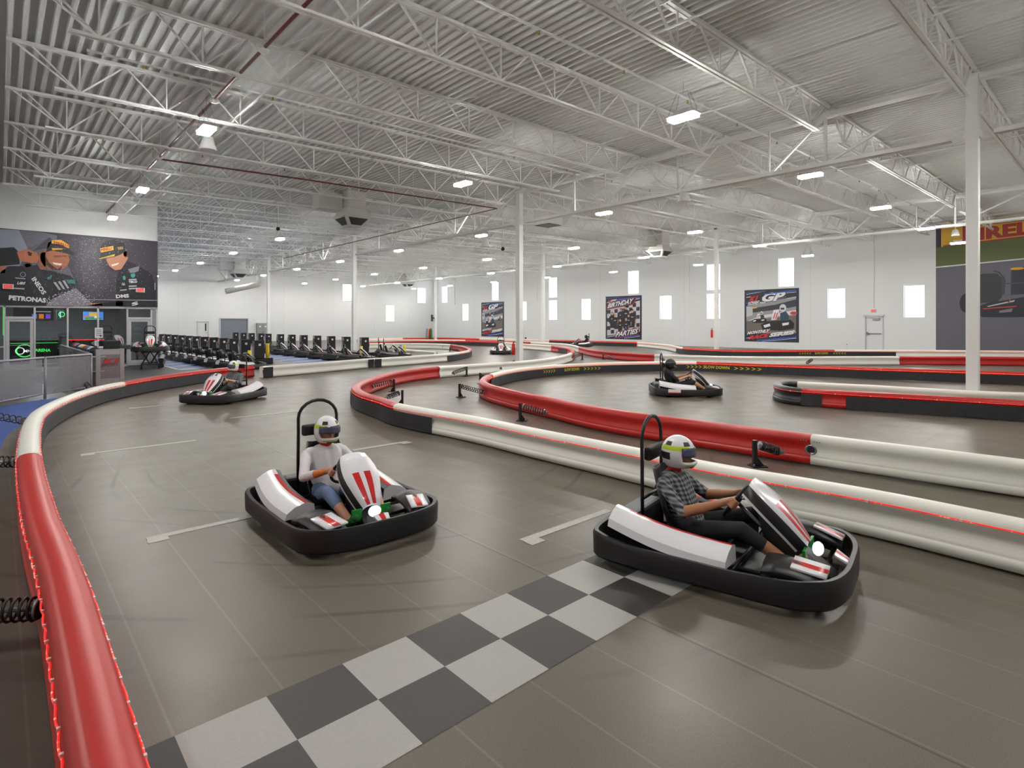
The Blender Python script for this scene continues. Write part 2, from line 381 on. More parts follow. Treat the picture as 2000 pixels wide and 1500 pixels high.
class Print:
    """flat artwork: polygons on a plane with origin O, right U, up Vv (face normal U x V)"""
    def __init__(s, O, U, Vv, step=.003):
        s.O = V(O); s.U = V(U); s.V = V(Vv); s.N = s.U.cross(s.V).normalized(); s.b = MB(); s.mats = []; s.step = step; s.lay = 1
    def mi(s, c):
        m = c if isinstance(c, bpy.types.Material) else flat(c)
        if m not in s.mats: s.mats.append(m)
        return s.mats.index(m)
    def P(s, u, v): return s.O + s.U*u + s.V*v + s.N*(s.step*s.lay)
    def up(s): s.lay += 1; return s
    def poly(s, pts, c):
        s.b.add([s.P(*p) for p in pts], [tuple(range(len(pts)))], s.mi(c)); return s.up() if False else s
    def rect(s, u0, v0, u1, v1, c): return s.poly([(u0,v0),(u1,v0),(u1,v1),(u0,v1)], c)
    def ell(s, u, v, a, b, c, n=20, rot=0):
        cr, sr = math.cos(rot), math.sin(rot)
        return s.poly([(u + a*math.cos(t)*cr - b*math.sin(t)*sr, v + a*math.cos(t)*sr + b*math.sin(t)*cr) for t in (2*math.pi*k/n for k in range(n))], c)
    def ring(s, u, v, a, w, c, n=28):
        vs = [s.P(u+(a+d)*math.cos(2*math.pi*k/n), v+(a+d)*math.sin(2*math.pi*k/n)) for k in range(n) for d in (0, w)]
        s.b.add(vs, [(2*k, 2*k+1, (2*k+3) % (2*n), (2*k+2) % (2*n)) for k in range(n)], s.mi(c)); return s
    def text(s, t, p0, pr, pu, c, shear=0, off=.012):
        """p0 lower-left, pr lower-right, pu upper-left corner in plane coordinates"""
        vs, fs = text_geo(t, shear, off)
        a, r, u = V(p0), V(pr)-V(p0), V(pu)-V(p0)
        s.b.add([s.P(*(a + r*x + u*y)) for x, y in vs], fs, s.mi(c)); return s
    def build(s, name, parent=None):
        o = put(name, s.b.mesh(name, s.mats)); 
        if parent:
            o.parent = parent; o.matrix_parent_inverse = Matrix.Translation(parent.location).inverted() if parent.rotation_euler.z == 0 else (Matrix.Translation(parent.location) @ Matrix.Rotation(parent.rotation_euler.z, 4, 'Z')).inverted()
        return o
def adopt(o, parent):
    o.parent = parent
    o.matrix_parent_inverse = (Matrix.Translation(parent.location) @ Matrix.Rotation(parent.rotation_euler.z, 4, 'Z')).inverted()
    return o
# ================================================================== ROOM
struct(MB().box(((XMIN+WX)/2, (YMIN+BY)/2, -.1), (WX-XMIN+.6, BY-YMIN+.6, .2)).build('floor', M['floor']))
def holed_wall(name, axis, at, a0, a1, top, holes, out=.25):
    """wall on X=at ('X') or Y=at ('Y') spanning a0..a1; holes (lo, hi, z0, z1)"""
    us = sorted({a0, a1, *[h[0] for h in holes], *[h[1] for h in holes]}); zs = sorted({-.02, top, *[h[2] for h in holes], *[h[3] for h in holes]})
    b = MB()
    for i in range(len(us)-1):
        for j in range(len(zs)-1):
            cu, cz = (us[i]+us[i+1])/2, (zs[j]+zs[j+1])/2
            if any(h[0] < cu < h[1] and h[2] < cz < h[3] for h in holes): continue
            c = (at+out/2, cu, cz) if axis == 'X' else (cu, at+out/2, cz)
            d = (abs(out), us[i+1]-us[i], zs[j+1]-zs[j]) if axis == 'X' else (us[i+1]-us[i], abs(out), zs[j+1]-zs[j])
            b.box(c, d)
    return struct(b.build(name, M['wall']))
LOW = [9.15, 13.55, 22.45, 26.8, 35.6, 40.0, 44.5, 54.65]; UP = [16.85, 22.45, 30.1, 40.0, 49.1, 59.0]
RH = [(y-.55, y+.55, 2.21, 4.25) for y in LOW] + [(y-.55, y+.55, 4.5, 6.58) for y in UP]
BH = [(29.2, 30.3, 4.46, 6.4), (34.8, 35.9, 2.1, 4.1), (39.3, 40.45, 4.46, 6.4)]
holed_wall('wall_right', 'X', WX, YMIN, BY+.25, 8.3, RH + [(10.8, 11.84, -.02, 2.3)])
holed_wall('wall_back', 'Y', BY, SX, WX, 8.3, BH + [(14.2, 15.24, -.02, 2.08), (16.26, 18.86, -.02, 2.33)])
holed_wall('wall_near', 'Y', YMIN, XMIN, WX, 8.3, [], -.25)
holed_wall('wall_left', 'X', XMIN, YMIN, MY+9, 8.3, [], -.25)
struct(MB().box((SX-.1, (MY+BY)/2+.1, 4.1), (.2, BY-MY-.2, 8.2)).build('wall_return', M['wall']))
struct(MB().box(((XMIN+SX)/2, MY+.1, 5.35), (SX-XMIN, .2, 5.6)).build('wall_mural', M['wall']))
nwin = 0
def window(axis, lo, hi, z0, z1, label):
    global nwin; nwin += 1
    at = WX if axis == 'X' else BY
    f = MB(); w = .05
    def bx(u0, u1, a, b_, d0=.10, d1=.2):
        c = (at+(d0+d1)/2, (u0+u1)/2, (a+b_)/2) if axis == 'X' else ((u0+u1)/2, at+(d0+d1)/2, (a+b_)/2)
        d = (d1-d0, u1-u0, b_-a) if axis == 'X' else (u1-u0, d1-d0, b_-a); return c, d
    f.box(*bx(lo, lo+w, z0, z1)); f.box(*bx(hi-w, hi, z0, z1)); f.box(*bx(lo+w, hi-w, z0, z0+w)); f.box(*bx(lo+w, hi-w, z1-w, z1))
    o = struct(f.build('window_%d' % nwin, M['door_white']), label)
    MB().box(*bx(lo+w, hi-w, z0+w, z1-w, .14, .15)).build('window_pane', M['glass'], o)
for h in RH: window('X', *h, 'bright narrow window in the long white wall')
for h in BH: window('Y', *h, 'bright narrow window in the far end wall')
# corrugated roof deck, ribs along Y
b = MB(); x = XMIN; p = .203
prof = []
while x < WX+.3:
    prof += [(x, 0), (x+.055, 0), (x+.075, .075), (x+.183, .075)]; x += p
rows = [[(px_, y, zr(px_)+dz) for px_, dz in prof] for y in (YMIN-.2, BY+.2)]
b.grid(rows, smooth=False)
b.add([(XMIN-.3, YMIN-.3, zr(XMIN)+.13), (WX+.4, YMIN-.3, zr(WX)+.13), (WX+.4, BY+.3, zr(WX)+.13), (XMIN-.3, BY+.3, zr(XMIN)+.13)], [(0,1,2,3)])
struct(b.build('ceiling', M['deck']))
# panel joints of the tilt-up walls and wall ledger
b = MB()
for y in (4.0, 15.2, 18.9, 25.0, 33.9, 38.3, 46.2, 53.0): b.box((WX-.002, y, 4), (.004, .012, 7.6))
struct(b.build('trim_1', mat('joint_grey', (190,190,190), .7)))
b = MB()
for x in (12.6, 22.5, 28.0, 33.2, 38.0): b.box((x, BY-.002, 4), (.012, .004, 7.6))
struct(b.build('trim_2', MATS['joint_grey']))
struct(MB().bar((WX-.06, YMIN, zr(WX)-.1), (WX-.06, BY, zr(WX)-.1), .1, .1).build('trim_3', M['white_paint']))
struct(MB().bar((SX, BY-.06, zr(SX)-.1), (WX, BY-.06, zr(WX)-.1), .1, .1).build('trim_4', M['white_paint']))
# exit door in the right wall
d = struct(MB().box((WX+.06, 11.32, 1.13), (.05, .94, 2.24)).build('door_1', M['door_white']), 'white steel exit door under the red exit sign')
f = MB(); f.box((WX+.03, 10.82, 1.15), (.16, .06, 2.32)).box((WX+.03, 11.82, 1.15), (.16, .06, 2.32)).box((WX+.03, 11.32, 2.28), (.16, 1.04, .08)); f.box((WX-.055, 11.32, 2.385), (.1, 1.16, .09)); f.build('door_frame', M['grey_panel'] if 0 else M['frame_alu'], d)
b = MB(); b.box((WX-.02, 11.69, 1.2), (.09, .1, .2)).cyl((WX-.02, 11.72, 1.2), (WX-.02, 10.92, 1.2), .025); b.build('push_bar', M['steel'], d)
MB().box((WX-.02, 11.2, 2.12), (.1, .38, .1)).build('door_closer', M['steel'], d)
d = struct(MB().box((14.72, BY+.06, 1.02), (.94, .05, 2.02)).build('door_2', M['door_white']), 'white door with narrow black window in the far wall')
MB().box((14.23, BY+.02, 1.04), (.06, .14, 2.1)).box((15.21, BY+.02, 1.04), (.06, .14, 2.1)).box((14.72, BY+.02, 2.06), (1.04, .14, .06)).build('door_frame', M['frame_alu'], d)
MB().box((14.96, BY+.03, 1.5), (.12, .03, .72)).build('door_window', M['screen_dark'], d)
MB().cyl((15.08, BY+.0, .98), (14.96, BY+.0, .98), .015).build('door_handle', M['steel'], d)
b = MB()
b.box((17.56, BY+.13, 1.17), (2.62, .03, 2.36))
for i in range(26): b.box((17.56, BY+.09, .045+i*.09), (2.56, .025, .078))
d = struct(b.build('door_3', M['shutter']), 'grey roll-up shutter door in the far wall')
MB().box((16.24, BY-.02, 1.18), (.08, .1, 2.4)).box((18.88, BY-.02, 1.18), (.08, .1, 2.4)).box((17.56, BY-.02, 2.38), (2.72, .1, .08)).build('door_frame', M['frame_alu'], d)

# ------------------------------------------------------------------ storefront under the mural
ZT = 2.55
b = MB()
MUL = [-7.9, -6.4, -4.9, -3.4, -1.9, -.9, .16, 1.05, 2.08, 3.09, 4.12, 5.01, 5.21]
for x in MUL: b.box((x, MY+.06, ZT/2), (.06, .11, ZT))
b.box(((XMIN+SX)/2, MY+.06, ZT-.03), (SX-XMIN, .11, .06))
for a, c in zip(MUL, MUL[1:]):
    if (a, c) not in ((.16, 1.05), (4.12, 5.01)): b.box(((a+c)/2, MY+.06, .05), (c-a, .11, .1)); 
    if c <= .16 or 2.08 <= a < 2: b.box(((a+c)/2, MY+.06, .95), (c-a, .1, .05))
for a, c in ((.16, 1.05), (4.12, 5.01)): b.box(((a+c)/2, MY+.06, 2.08), (c-a, .12, .09))
st = struct(b.build('window_50', M['frame_alu']), 'aluminium framed glass storefront below the large photo mural')
for a, c in zip(MUL, MUL[1:]):
    dr = (a, c) in ((.16, 1.05), (4.12, 5.01))
    MB().box(((a+c)/2, MY+.06, (2.13+ZT-.06)/2 if dr else (ZT+.04)/2), (c-a-.06, .012, ZT-.06-2.13 if dr else ZT-.16)).build('glass_pane', M['glass'], st)
for n, (a, c, lab) in enumerate(((.16, 1.05, 'aluminium glass door at the left end of the storefront'), (4.12, 5.01, 'aluminium glass door behind the raised kart'))):
    a += .04; c -= .04; b = MB(); w = .1
    b.box((a+w/2, MY+.06, 1.03), (w, .05, 2.0)).box((c-w/2, MY+.06, 1.03), (w, .05, 2.0)).box(((a+c)/2, MY+.06, 1.98), (c-a-2*w, .05, .1)).box(((a+c)/2, MY+.06, .14), (c-a-2*w, .05, .22))
    d = struct(b.build('door_%d' % (n+4), M['frame_alu']), lab)
    MB().box(((a+c)/2, MY+.06, 1.09), (c-a-2*w, .012, 1.68)).build('glass_pane', M['glass'], d)
    MB().cyl((a+.06, MY-.04, 1.0), (c-.06, MY-.04, 1.0), .015).box((a+.08, MY+.0, 1.0), (.03, .1, .03)).box((c-.08, MY+.0, 1.0), (.03, .1, .03)).build('push_bar', M['alu'], d)
# lounge behind the glass
b = MB(); b.box(((XMIN+SX-.22)/2, MY+8.6, 1.5), (SX-XMIN-.22, .2, 3)).box((XMIN+.15, MY+4.4, 1.5), (.3, 8.2, 3)).box((SX-.25, MY+4.4, 1.5), (.1, 8.2, 3)); struct(b.build('wall_lounge', M['dark_int']))
struct(MB().box(((XMIN+SX-.22)/2, MY+4.5, 3.05), (SX-XMIN-.22, 8.2, .1)).build('ceiling_lounge', M['dark_int']))

# ================================================================== STEELWORK
YJ = [2.4 + 2.95*k for k in range(-4, 20)]
def joist_mesh(x0, x1, lo0, hi0):
    """local origin at (0, 0, 0) world; chords from x0..x1 (top) and lo0..hi0 (bottom)"""
    t, bo, w = MB(), MB(), MB()
    zt = lambda x: zr(x)-.035
    zb = lambda x: zr(x)-.78
    for s in (-.045, .045):
        t.bar((x0, s, zt(x0)), (x1, s, zt(x1)), .065, .06); bo.bar((lo0, s, zb(lo0)), (hi0, s, zb(hi0)), .055, .045)
    n = max(2, round((hi0-lo0-.8)/1.55)); st_ = (hi0-lo0-.8)/n
    xs = [lo0+.4+st_*i for i in range(n+1)]
    for i, x in enumerate(xs):
        w.bar((x, 0, zb(x)), (x, 0, zt(x)), .03, .03)
        for s in (-1, 1):
            xx = min(max(x+s*st_/2, x0+.15), x1-.15); w.bar((x, 0, zb(x)), (xx, 0, zt(xx)), .042 if s < 0 else .03, .03)
    w.bar((x0+.1, 0, zt(x0)), (xs[0], 0, zb(xs[0])), .04, .03); w.bar((x1-.1, 0, zt(x1)), (xs[-1], 0, zb(xs[-1])), .04, .03)
    return t.mesh('joist_top', M['white_paint']), bo.mesh('joist_bottom', M['white_paint']), w.mesh('joist_web', M['white_paint'])
BAYS = {'left': joist_mesh(.1, 15.95, .8, 15.2), 'left short': joist_mesh(SX+.05, 15.95, SX+.5, 15.2), 'middle': joist_mesh(16.05, 31.95, 16.8, 31.2), 'right': joist_mesh(32.05, WX-.05, 32.8, WX-.7), 'near left': joist_mesh(XMIN+.1, -.1, XMIN+.4, -.8)}
for k, y in enumerate(YJ):
    for bay in ('left', 'middle', 'right'):
        ms = BAYS['left short' if bay == 'left' and y > MY-.1 else bay]
        i = k-4
        wh = '%s bay, %s beyond the nearest column' % (bay, ORD[i]) if i >= 0 else '%s bay, %s before the nearest column' % (bay, ORD[-i-1])
        r = thing('roof_joist', 'white open-web roof joist, ' + wh, 'roof joist', (0, y, 0), 0, 'open-web roof joists')
        for nm, me in zip(('top_chord', 'bottom_chord', 'web'), ms): put(nm, me, r)
YC = [2.4 + 14.75*k for k in range(-1, 4)]
def girder(x, y0, y1, label):
    zt, zb = zr(x)-.22, 6.02 + .0177*(x-16)
    r = thing('roof_girder', label, 'roof girder', (x, y0, 0), 0, 'steel roof girders'); L = y1-y0
    t, bo, w = MB(), MB(), MB()
    for s in (-.06, .06): t.bar((s, .0, zt), (s, L, zt), .1, .11); bo.bar((s, .25, zb), (s, L-.25, zb), .09, .10)
    q = L/5
    def d(a, b_, s=.075): w.bar((0, a*q, zb), (0, b_*q, zt), s, .06)
    for a, b_ in ((1,.04),(1.5,1),(1.5,2),(2.5,2),(2.5,3),(3.5,3),(3.5,4),(4,4.96)): d(a, b_)
    for a in (1, 4): d(a, a, .07)
    for a in (1.5, 2.5, 3.5): d(a, a, .04)
    t.build('top_chord', M['white_paint'], r); bo.build('bottom_chord', M['white_paint'], r); w.build('web', M['white_paint'], r)
for x, nm in ((16, 'nearer'), (32, 'farther')):
    for k, y in enumerate(YC):
        girder(x, y+.12, min(y+14.75, BY)-.12, 'deep white steel girder of the %s column line, %s span from the right' % (nm, ORD[k]))
def column(x, y, label):
    r = thing('steel_column', label, 'column', (x, y, 0), 0, 'square steel columns'); h = zr(x)-.16
    MB().box((0,0,h/2), (.22,.22,h), bev=.012).build('shaft', M['white_paint'], r)
    MB().box((0,0,.012), (.4,.4,.024)).build('base_plate', M['white_paint'], r)
    b = MB(); b.box((0,0,6.02+.0177*(x-16)), (.24,.3,.16)).box((0,0,h-.01), (.3,.34,.03)); b.build('bracket', M['white_paint'], r)
column(16, 2.4, 'nearest white square steel column, rising behind the red and black peninsula barrier')
column(16, 17.15, 'white steel column at the tip of the red loop with an extinguisher on its left')
column(16, 31.9, 'white steel column beside the right-hand charging cabinets')
column(16, 46.65, 'white steel column in front of the far wall near the grey cabinet')
column(32, 16.9, 'white steel column left of the adult race series poster')
column(32, 31.55, 'white steel column at the hairpin left of the birthday poster')
column(32, 46.5, 'white steel column carrying the dark monitor beside the flags')
# bridging rods across the joists
for i, x in enumerate((4.0, 8.0, 12.0, 20.0, 24.0, 28.0, 35.5, 38.8)):
    y1 = MY-.1 if x < SX else BY-.1
    b = MB(); b.bar((x, YMIN+.35, zr(x)-.745), (x, y1, zr(x)-.745), .03, .03).bar((x+.3, YMIN+.35, zr(x)-.10), (x+.3, y1, zr(x)-.10), .03, .03)
    for y in YJ[::3]:
        if y > YMIN+.5 and y+2.9 < y1: b.bar((x, y, zr(x)-.745), (x, y+2.9, zr(x)-.1), .025, .025)
    tag(b.build('joist_bridging', M['white_paint']), 'thin white bridging rods across the joists, %s run from the left' % ORD[i], 'bridging', 'joist bridging runs')
# sprinkler branch pipes
for i, y in enumerate((7.0, 13.0, 18.9, 24.8, 30.7, 36.6, 42.5, 48.4, 54.3)):
    x0 = 1.2 if y < MY else SX+.3
    r = thing('sprinkler_pipe', 'white sprinkler branch pipe with brass heads, %s from the near end' % ORD[i], 'pipe', (0, y, 0), 0, 'sprinkler branch pipes')
    MB().tube([(x0, 0, zr(x0)-.34), (WX-.5, 0, zr(WX)-.34)], .028, 10).build('pipe_run', M['white_paint'], r)
    x = x0+.9
    me = MB().cyl((0,0,0), (0,0,-.06), .016, 8).cyl((0,0,-.06), (0,0,-.068), .03, 8).mesh('sprinkler_head', M['brass'])
    while x < WX-1: put('sprinkler_head', me, r, (x, 0, zr(x)-.36)); x += 2.45
def pipe(pts, label, rad=.03):
    r = thing('conduit_pipe', label, 'pipe'); MB().tube(pts, rad, 8).build('pipe_run', M['maroon'], r)
    b = MB()
    for p, q in zip(pts, pts[1:]):
        n = max(1, int((V(q)-V(p)).length/2.95))
        for i in range(n+1):
            c = V(p).lerp(V(q), i/n); MB().cyl(c, (c.x, c.y, zr(c.x)-.02), .008, 6).build('hanger_rod', M['white_paint'], r)
pipe([(3.33, -6, 6.55), (3.33, 29, 6.5)], 'thin maroon sprinkler main running away overhead on the left')
pipe([(3.36, 18.35, 6.46), (7.35, 17.9, 6.48), (14.9, 17.3, 6.5), (15.0, 40.7, 6.5)], 'thin maroon pipe turning the corner near the loop column overhead', .024)
b = MB()
for p in ((3.33, 12.9), (3.33, 9.95), (3.33, 18.35)): b.sphere((p[0], p[1], 6.5), .1, 10, 0, (1,1,.6))
tag(b.build('pipe_coupling', M['white_paint']), 'white couplings on the left maroon main', 'pipe coupling', kind='stuff')

# ------------------------------------------------------------------ high-bay lights
LXS = [-3.4, 3.3, 10.2, 16.85, 23.4, 30.0, 36.6]; LYS = [-1.0, 6.1, 13.4, 20.7, 28.15, 35.6, 43.0, 50.4, 57.7]  # nearest row is out of view, added to light the foreground
def make_light():
    r = thing('high_bay_light', 'x', 'ceiling light')
    b = MB(); b.box((0,0,.05), (.28,.62,.05), bev=.012).box((0,0,.11), (.16,.34,.08)); b.build('housing', M['fixture'], r)
    l = MB()
    for s in (-1, 1): l.box((.0, s*.155, -.006), (.24,.27,.062))
    l.build('led_panel', M['lamp'], r)
    w = MB()
    for a in (-.12,.12):
        for s in (-1, 1): w.cyl((a, s*.27, .07), (a*.4, s*.12, .5), .004, 5)
    w.cyl((0,0,.5),(0,0,.72),.004,5); w.build('hanger_wire', M['steel'], r)
    return r
L0 = None
for i, x in enumerate(LXS):
    for j, y in enumerate(LYS):
        if x < SX and y > 28.5: continue
        if x < 0 and not 5 < y < 14: continue  # unseen left pair, added to brighten the dark strip beside the track
        lab = 'white LED high-bay light, %s row from the left, %s along from the near end' % (ORD[i], ORD[j])
        if abs(x-10.2) < .1 and abs(y-20.7) < .1: continue      # the air duct hangs here instead
        loc = (x, y if not (x < 5 and y > 28) else 27.0, 6.0)
        if L0 is None: L0 = make_light(); L0.location = loc; L0['label'] = lab; L0['group'] = 'high-bay lights'
        else: dup(L0, loc, 0, lab, 'high-bay lights')
# ------------------------------------------------------------------ roof-top unit drops
def hvac(x, y, zb, s, label, box=True, side=1):
    r = thing('air_diffuser', label, 'air duct', (x, y, 0), 0, 'white ceiling air ducts'); top = zr(x)-.012
    b = MB(); b.box((0,0,(zb+.68+top)/2), (s,s,top-zb-.68)); b.box((0,0,zb+.76), (s+.05,s+.05,.03)); b.build('duct_drop', M['duct'], r)
    a, c = s/2, s/2*1.42; z0, z1, z2 = zb, zb+.28, zb+.72
    d = MB()
    ring = lambda h, z: [(h,-h,z),(h,h,z),(-h,h,z),(-h,-h,z)]
    v = ring(a*.72, z0) + ring(c, z1+.08) + ring(a, z2)
    d.add(v, [(3,2,1,0)] + [(i, (i+1)%4, 4+(i+1)%4, 4+i) for i in range(4)] + [(4+i, 4+(i+1)%4, 8+(i+1)%4, 8+i) for i in range(4)]); d.build('diffuser_head', M['duct'], r)
    for i in range(4):
        p = [V(k) for k in (v[i], v[(i+1)%4], v[4+(i+1)%4], v[4+i])]; m = sum(p, V())/4; n = (p[1]-p[0]).cross(p[3]-p[0]).normalized()
        g = MB(); q = [m+(k-m)*.74+n*.006 for k in p]; g.add(q, [(0,1,2,3)])
        for t in range(1, 8):
            f0 = q[0].lerp(q[3], t/8)+n*.008; f1 = q[1].lerp(q[2], t/8)+n*.008; g.bar(f0, f1, .012, .012)
        g.build('outlet_grille', M['grille'], r)
    if box:
        b = MB(); b.box((-s*1.15, s*.35, zb+.62+.35), (s*1.2, s*.8, .7)).box((-s*1.35, s*.35, (zb+1.3+top)/2), (s*.8,s*.7,top-zb-1.3)); b.build('return_duct', M['duct'], r)
hvac(11.1, 22.3, 5.95, .84, 'nearest white air duct drop with four-way diffuser above the left hairpin')
hvac(31.2, 20.3, 6.1, .84, 'white air duct drop with diffuser in front of the right wall posters')
hvac(15.2, 51.5, 5.75, .84, 'white air duct drop with diffuser near the far shutter door')
hvac(36.0, 58.0, 6.2, .84, 'small distant white air duct drop near the far right corner')
r = thing('return_air_duct', 'square white return air duct with dark open bottom right of the loop column', 'air duct', (19.4, 18.8, 0))
MB().box((0,0,(6.55+zr(19.4)-.03)/2), (.95,.95,zr(19.4)-6.58)).build('duct_drop', M['duct'], r); MB().box((0,0,6.53), (.9,.9,.02)).build('intake_grille', M['grille'], r)
# exhaust pipe elbow by the far wall
p1, p2, p3 = PYp(507, 524, 57.5), PYp(507, 556, 57.5), PYp(441, 569, 57.5)
tag(MB().tube([(p1.x, p1.y, zr(p1.x)-.03), p1, p2+V((0,0,.25)), p2+V((-.08,0,.08)), p2+V((-.3,0,-.02)), p3], .26, 14).build('exhaust_duct', M['duct']), 'round white duct with elbow hanging by the far left wall', 'air duct')
# hanging speakers and dome cameras
def speaker(p, label):
    r = thing('hanging_speaker', label, 'speaker', p)
    MB().tube([(0,0,-.16),(0,0,-.14),(0,0,.0),(0,0,.16),(0,0,.2)], [.19,.2,.16,.12,.05], 16).build('body', M['fixture'], r)
    MB().cyl((0,0,.2),(0,0,zr(p[0])-p[2]),.008,6).build('hanger_rod', M['white_paint'], r)
speaker(tuple(PYp(406, 281, 15.3)), 'white pendant speaker beside the nearest left high-bay light')
speaker(tuple(PXp(1866, 455, 38.0)), 'white pendant speaker in front of the racing car mural')
speaker(tuple(PXp(948, 475, 15.2)), 'small white pendant speaker under the nearer girder')
speaker(tuple(PXp(1336, 378, 16.0)+V((.0,0,-.1))), 'white pendant speaker below the nearer girder right of the loop column')
q = PYp(543, 447, 26.0); r = thing('dome_camera', 'white pole-mounted dome camera hanging left of the nearest air duct', 'camera', q)
MB().cyl((0,0,.05),(0,0,zr(q.x)-q.z-.08),.03,10).build('pole', M['white_paint'], r); MB().sphere((0,0,0),.09,12).build('dome', M['screen_dark'], r)
q = PXp(982, 486, 17.0); r = thing('dome_camera', 'small white pole-mounted dome camera hanging left of the loop column', 'camera', q)
MB().cyl((0,0,.05),(0,0,zr(q.x)-q.z-.08),.03,10).build('pole', M['white_paint'], r); MB().sphere((0,0,0),.09,12).build('dome', M['screen_dark'], r)
# wall conduits
for i, (px, y0, y1) in enumerate(((1707, 455, 604), (1346, 488, 572), (1049, 520, 588), (888, 545, 594))):
    a, c = PXp(px, y0, WX-.03), PXp(px, y1, WX-.03)
    r = thing('wall_conduit', ['thin white conduit running down to the exit sign', 'thin white conduit on the wall right of the birthday poster', 'thin white conduit on the wall behind the loop column', 'thin white conduit between the two farthest windows'][i], 'conduit', (0,0,0), 0)
    MB().cyl((a.x, a.y, zr(WX)-.2), c, .018, 8).build('pipe_run', M['white_paint'], r); MB().box(c, (.06,.12,.14)).build('junction_box', M['white_paint'], r)
# wall emergency lamps
for i, (px, py) in enumerate(((1617, 480), (1435, 498), (1268, 514), (1169, 523))):
    c = PXp(px, py, WX-.05); r = thing('emergency_light', 'small white emergency light high on the right wall, %s from the right' % ORD[i], 'emergency light', c, 0, 'wall emergency lights')
    MB().box((0,0,0),(.1,.16,.14)).build('case', M['fixture'], r)
    for s in (-1,1): MB().cyl((-.02,s*.16,.02),(-.1,s*.18,.02),.06,10).build('lamp_head', M['fixture'], r)
# ================================================================== TRACK BARRIERS
ZTOP = .39
PROF = [(.085,.015),(.106,.03),(.110,.075),(.108,.108),(.098,.112),(.099,.120),(.092,.145),(.079,.18),(.074,.215),(.080,.25),(.097,.288),(.105,.315),(.102,.35),(.082,.38),(.045,.394),(.0,.398)]
LOOP = PROF + [(-x, z) for x, z in reversed(PROF[:-1])]
def smooth_run(pts, step=.16):
    P = [G(p[0], p[1], p[2] if len(p) > 2 else ZTOP) for p in pts]
    for p in P: p.z = 0
    out = []; N = len(P)
    for i in range(N-1):
        p0 = P[i-1] if i else P[0]*2-P[1]; p1, p2 = P[i], P[i+1]; p3 = P[i+2] if i+2 < N else P[-1]*2-P[-2]
        # centripetal Catmull-Rom
        t0 = 0; t1 = max(1e-4, (p1-p0).length**.5); t2 = t1+max(1e-4, (p2-p1).length**.5); t3 = t2+max(1e-4, (p3-p2).length**.5)
        n = max(2, int((p2-p1).length/step))
        for k in range(n):
            t = t1+(t2-t1)*k/n
            A1 = p0*((t1-t)/(t1-t0))+p1*((t-t0)/(t1-t0)); A2 = p1*((t2-t)/(t2-t1))+p2*((t-t1)/(t2-t1)); A3 = p2*((t3-t)/(t3-t2))+p3*((t-t2)/(t3-t2))
            B1 = A1*((t2-t)/(t2-t0))+A2*((t-t0)/(t2-t0)); B2 = A2*((t3-t)/(t3-t1))+A3*((t-t1)/(t3-t1))
            out.append((i+k/n, B1*((t2-t)/(t2-t1))+B2*((t-t1)/(t2-t1))))
    out.append((N-1, P[-1])); 
    res = []
    for i, (t, p) in enumerate(out):
        a = out[max(0, i-1)][1]; b_ = out[min(len(out)-1, i+1)][1]; d = (b_-a).normalized()
        res.append((t, p, d, V((-d.y, d.x, 0))))       # left normal
    return res
def clip(S, t0, t1):
    def at(t):
        for a, b_ in zip(S, S[1:]):
            if a[0] <= t <= b_[0]:
                f = (t-a[0])/max(1e-9, b_[0]-a[0]); return (t, a[1].lerp(b_[1], f), a[2].lerp(b_[2], f).normalized(), a[3].lerp(b_[3], f).normalized())
        return S[-1] if t > S[0][0] else S[0]
    return [at(t0)] + [s for s in S if t0+1e-6 < s[0] < t1-1e-6] + [at(t1)]
def sweep(S, loop, mb, m=0, smooth=True, flip=1):
    n = len(loop); vs = []
    for t, p, d, nl in S: vs += [tuple(p + nl*(x*flip) + V((0,0,z))) for x, z in loop]
    fs = []
    for i in range(len(S)-1):
        for k in range(n): fs.append((i*n+k, i*n+(k+1)%n, (i+1)*n+(k+1)%n, (i+1)*n+k))
    mb.add(vs, fs, m, smooth)
    o = len(mb.v)-len(vs); mb.f += [tuple(o+k for k in range(n)), tuple(o+(len(S)-1)*n+k for k in reversed(range(n)))]; mb.m += [m, m]; mb.s += [False, False]
RUNS = {}; near_rope = ('A', 'B', 'D')
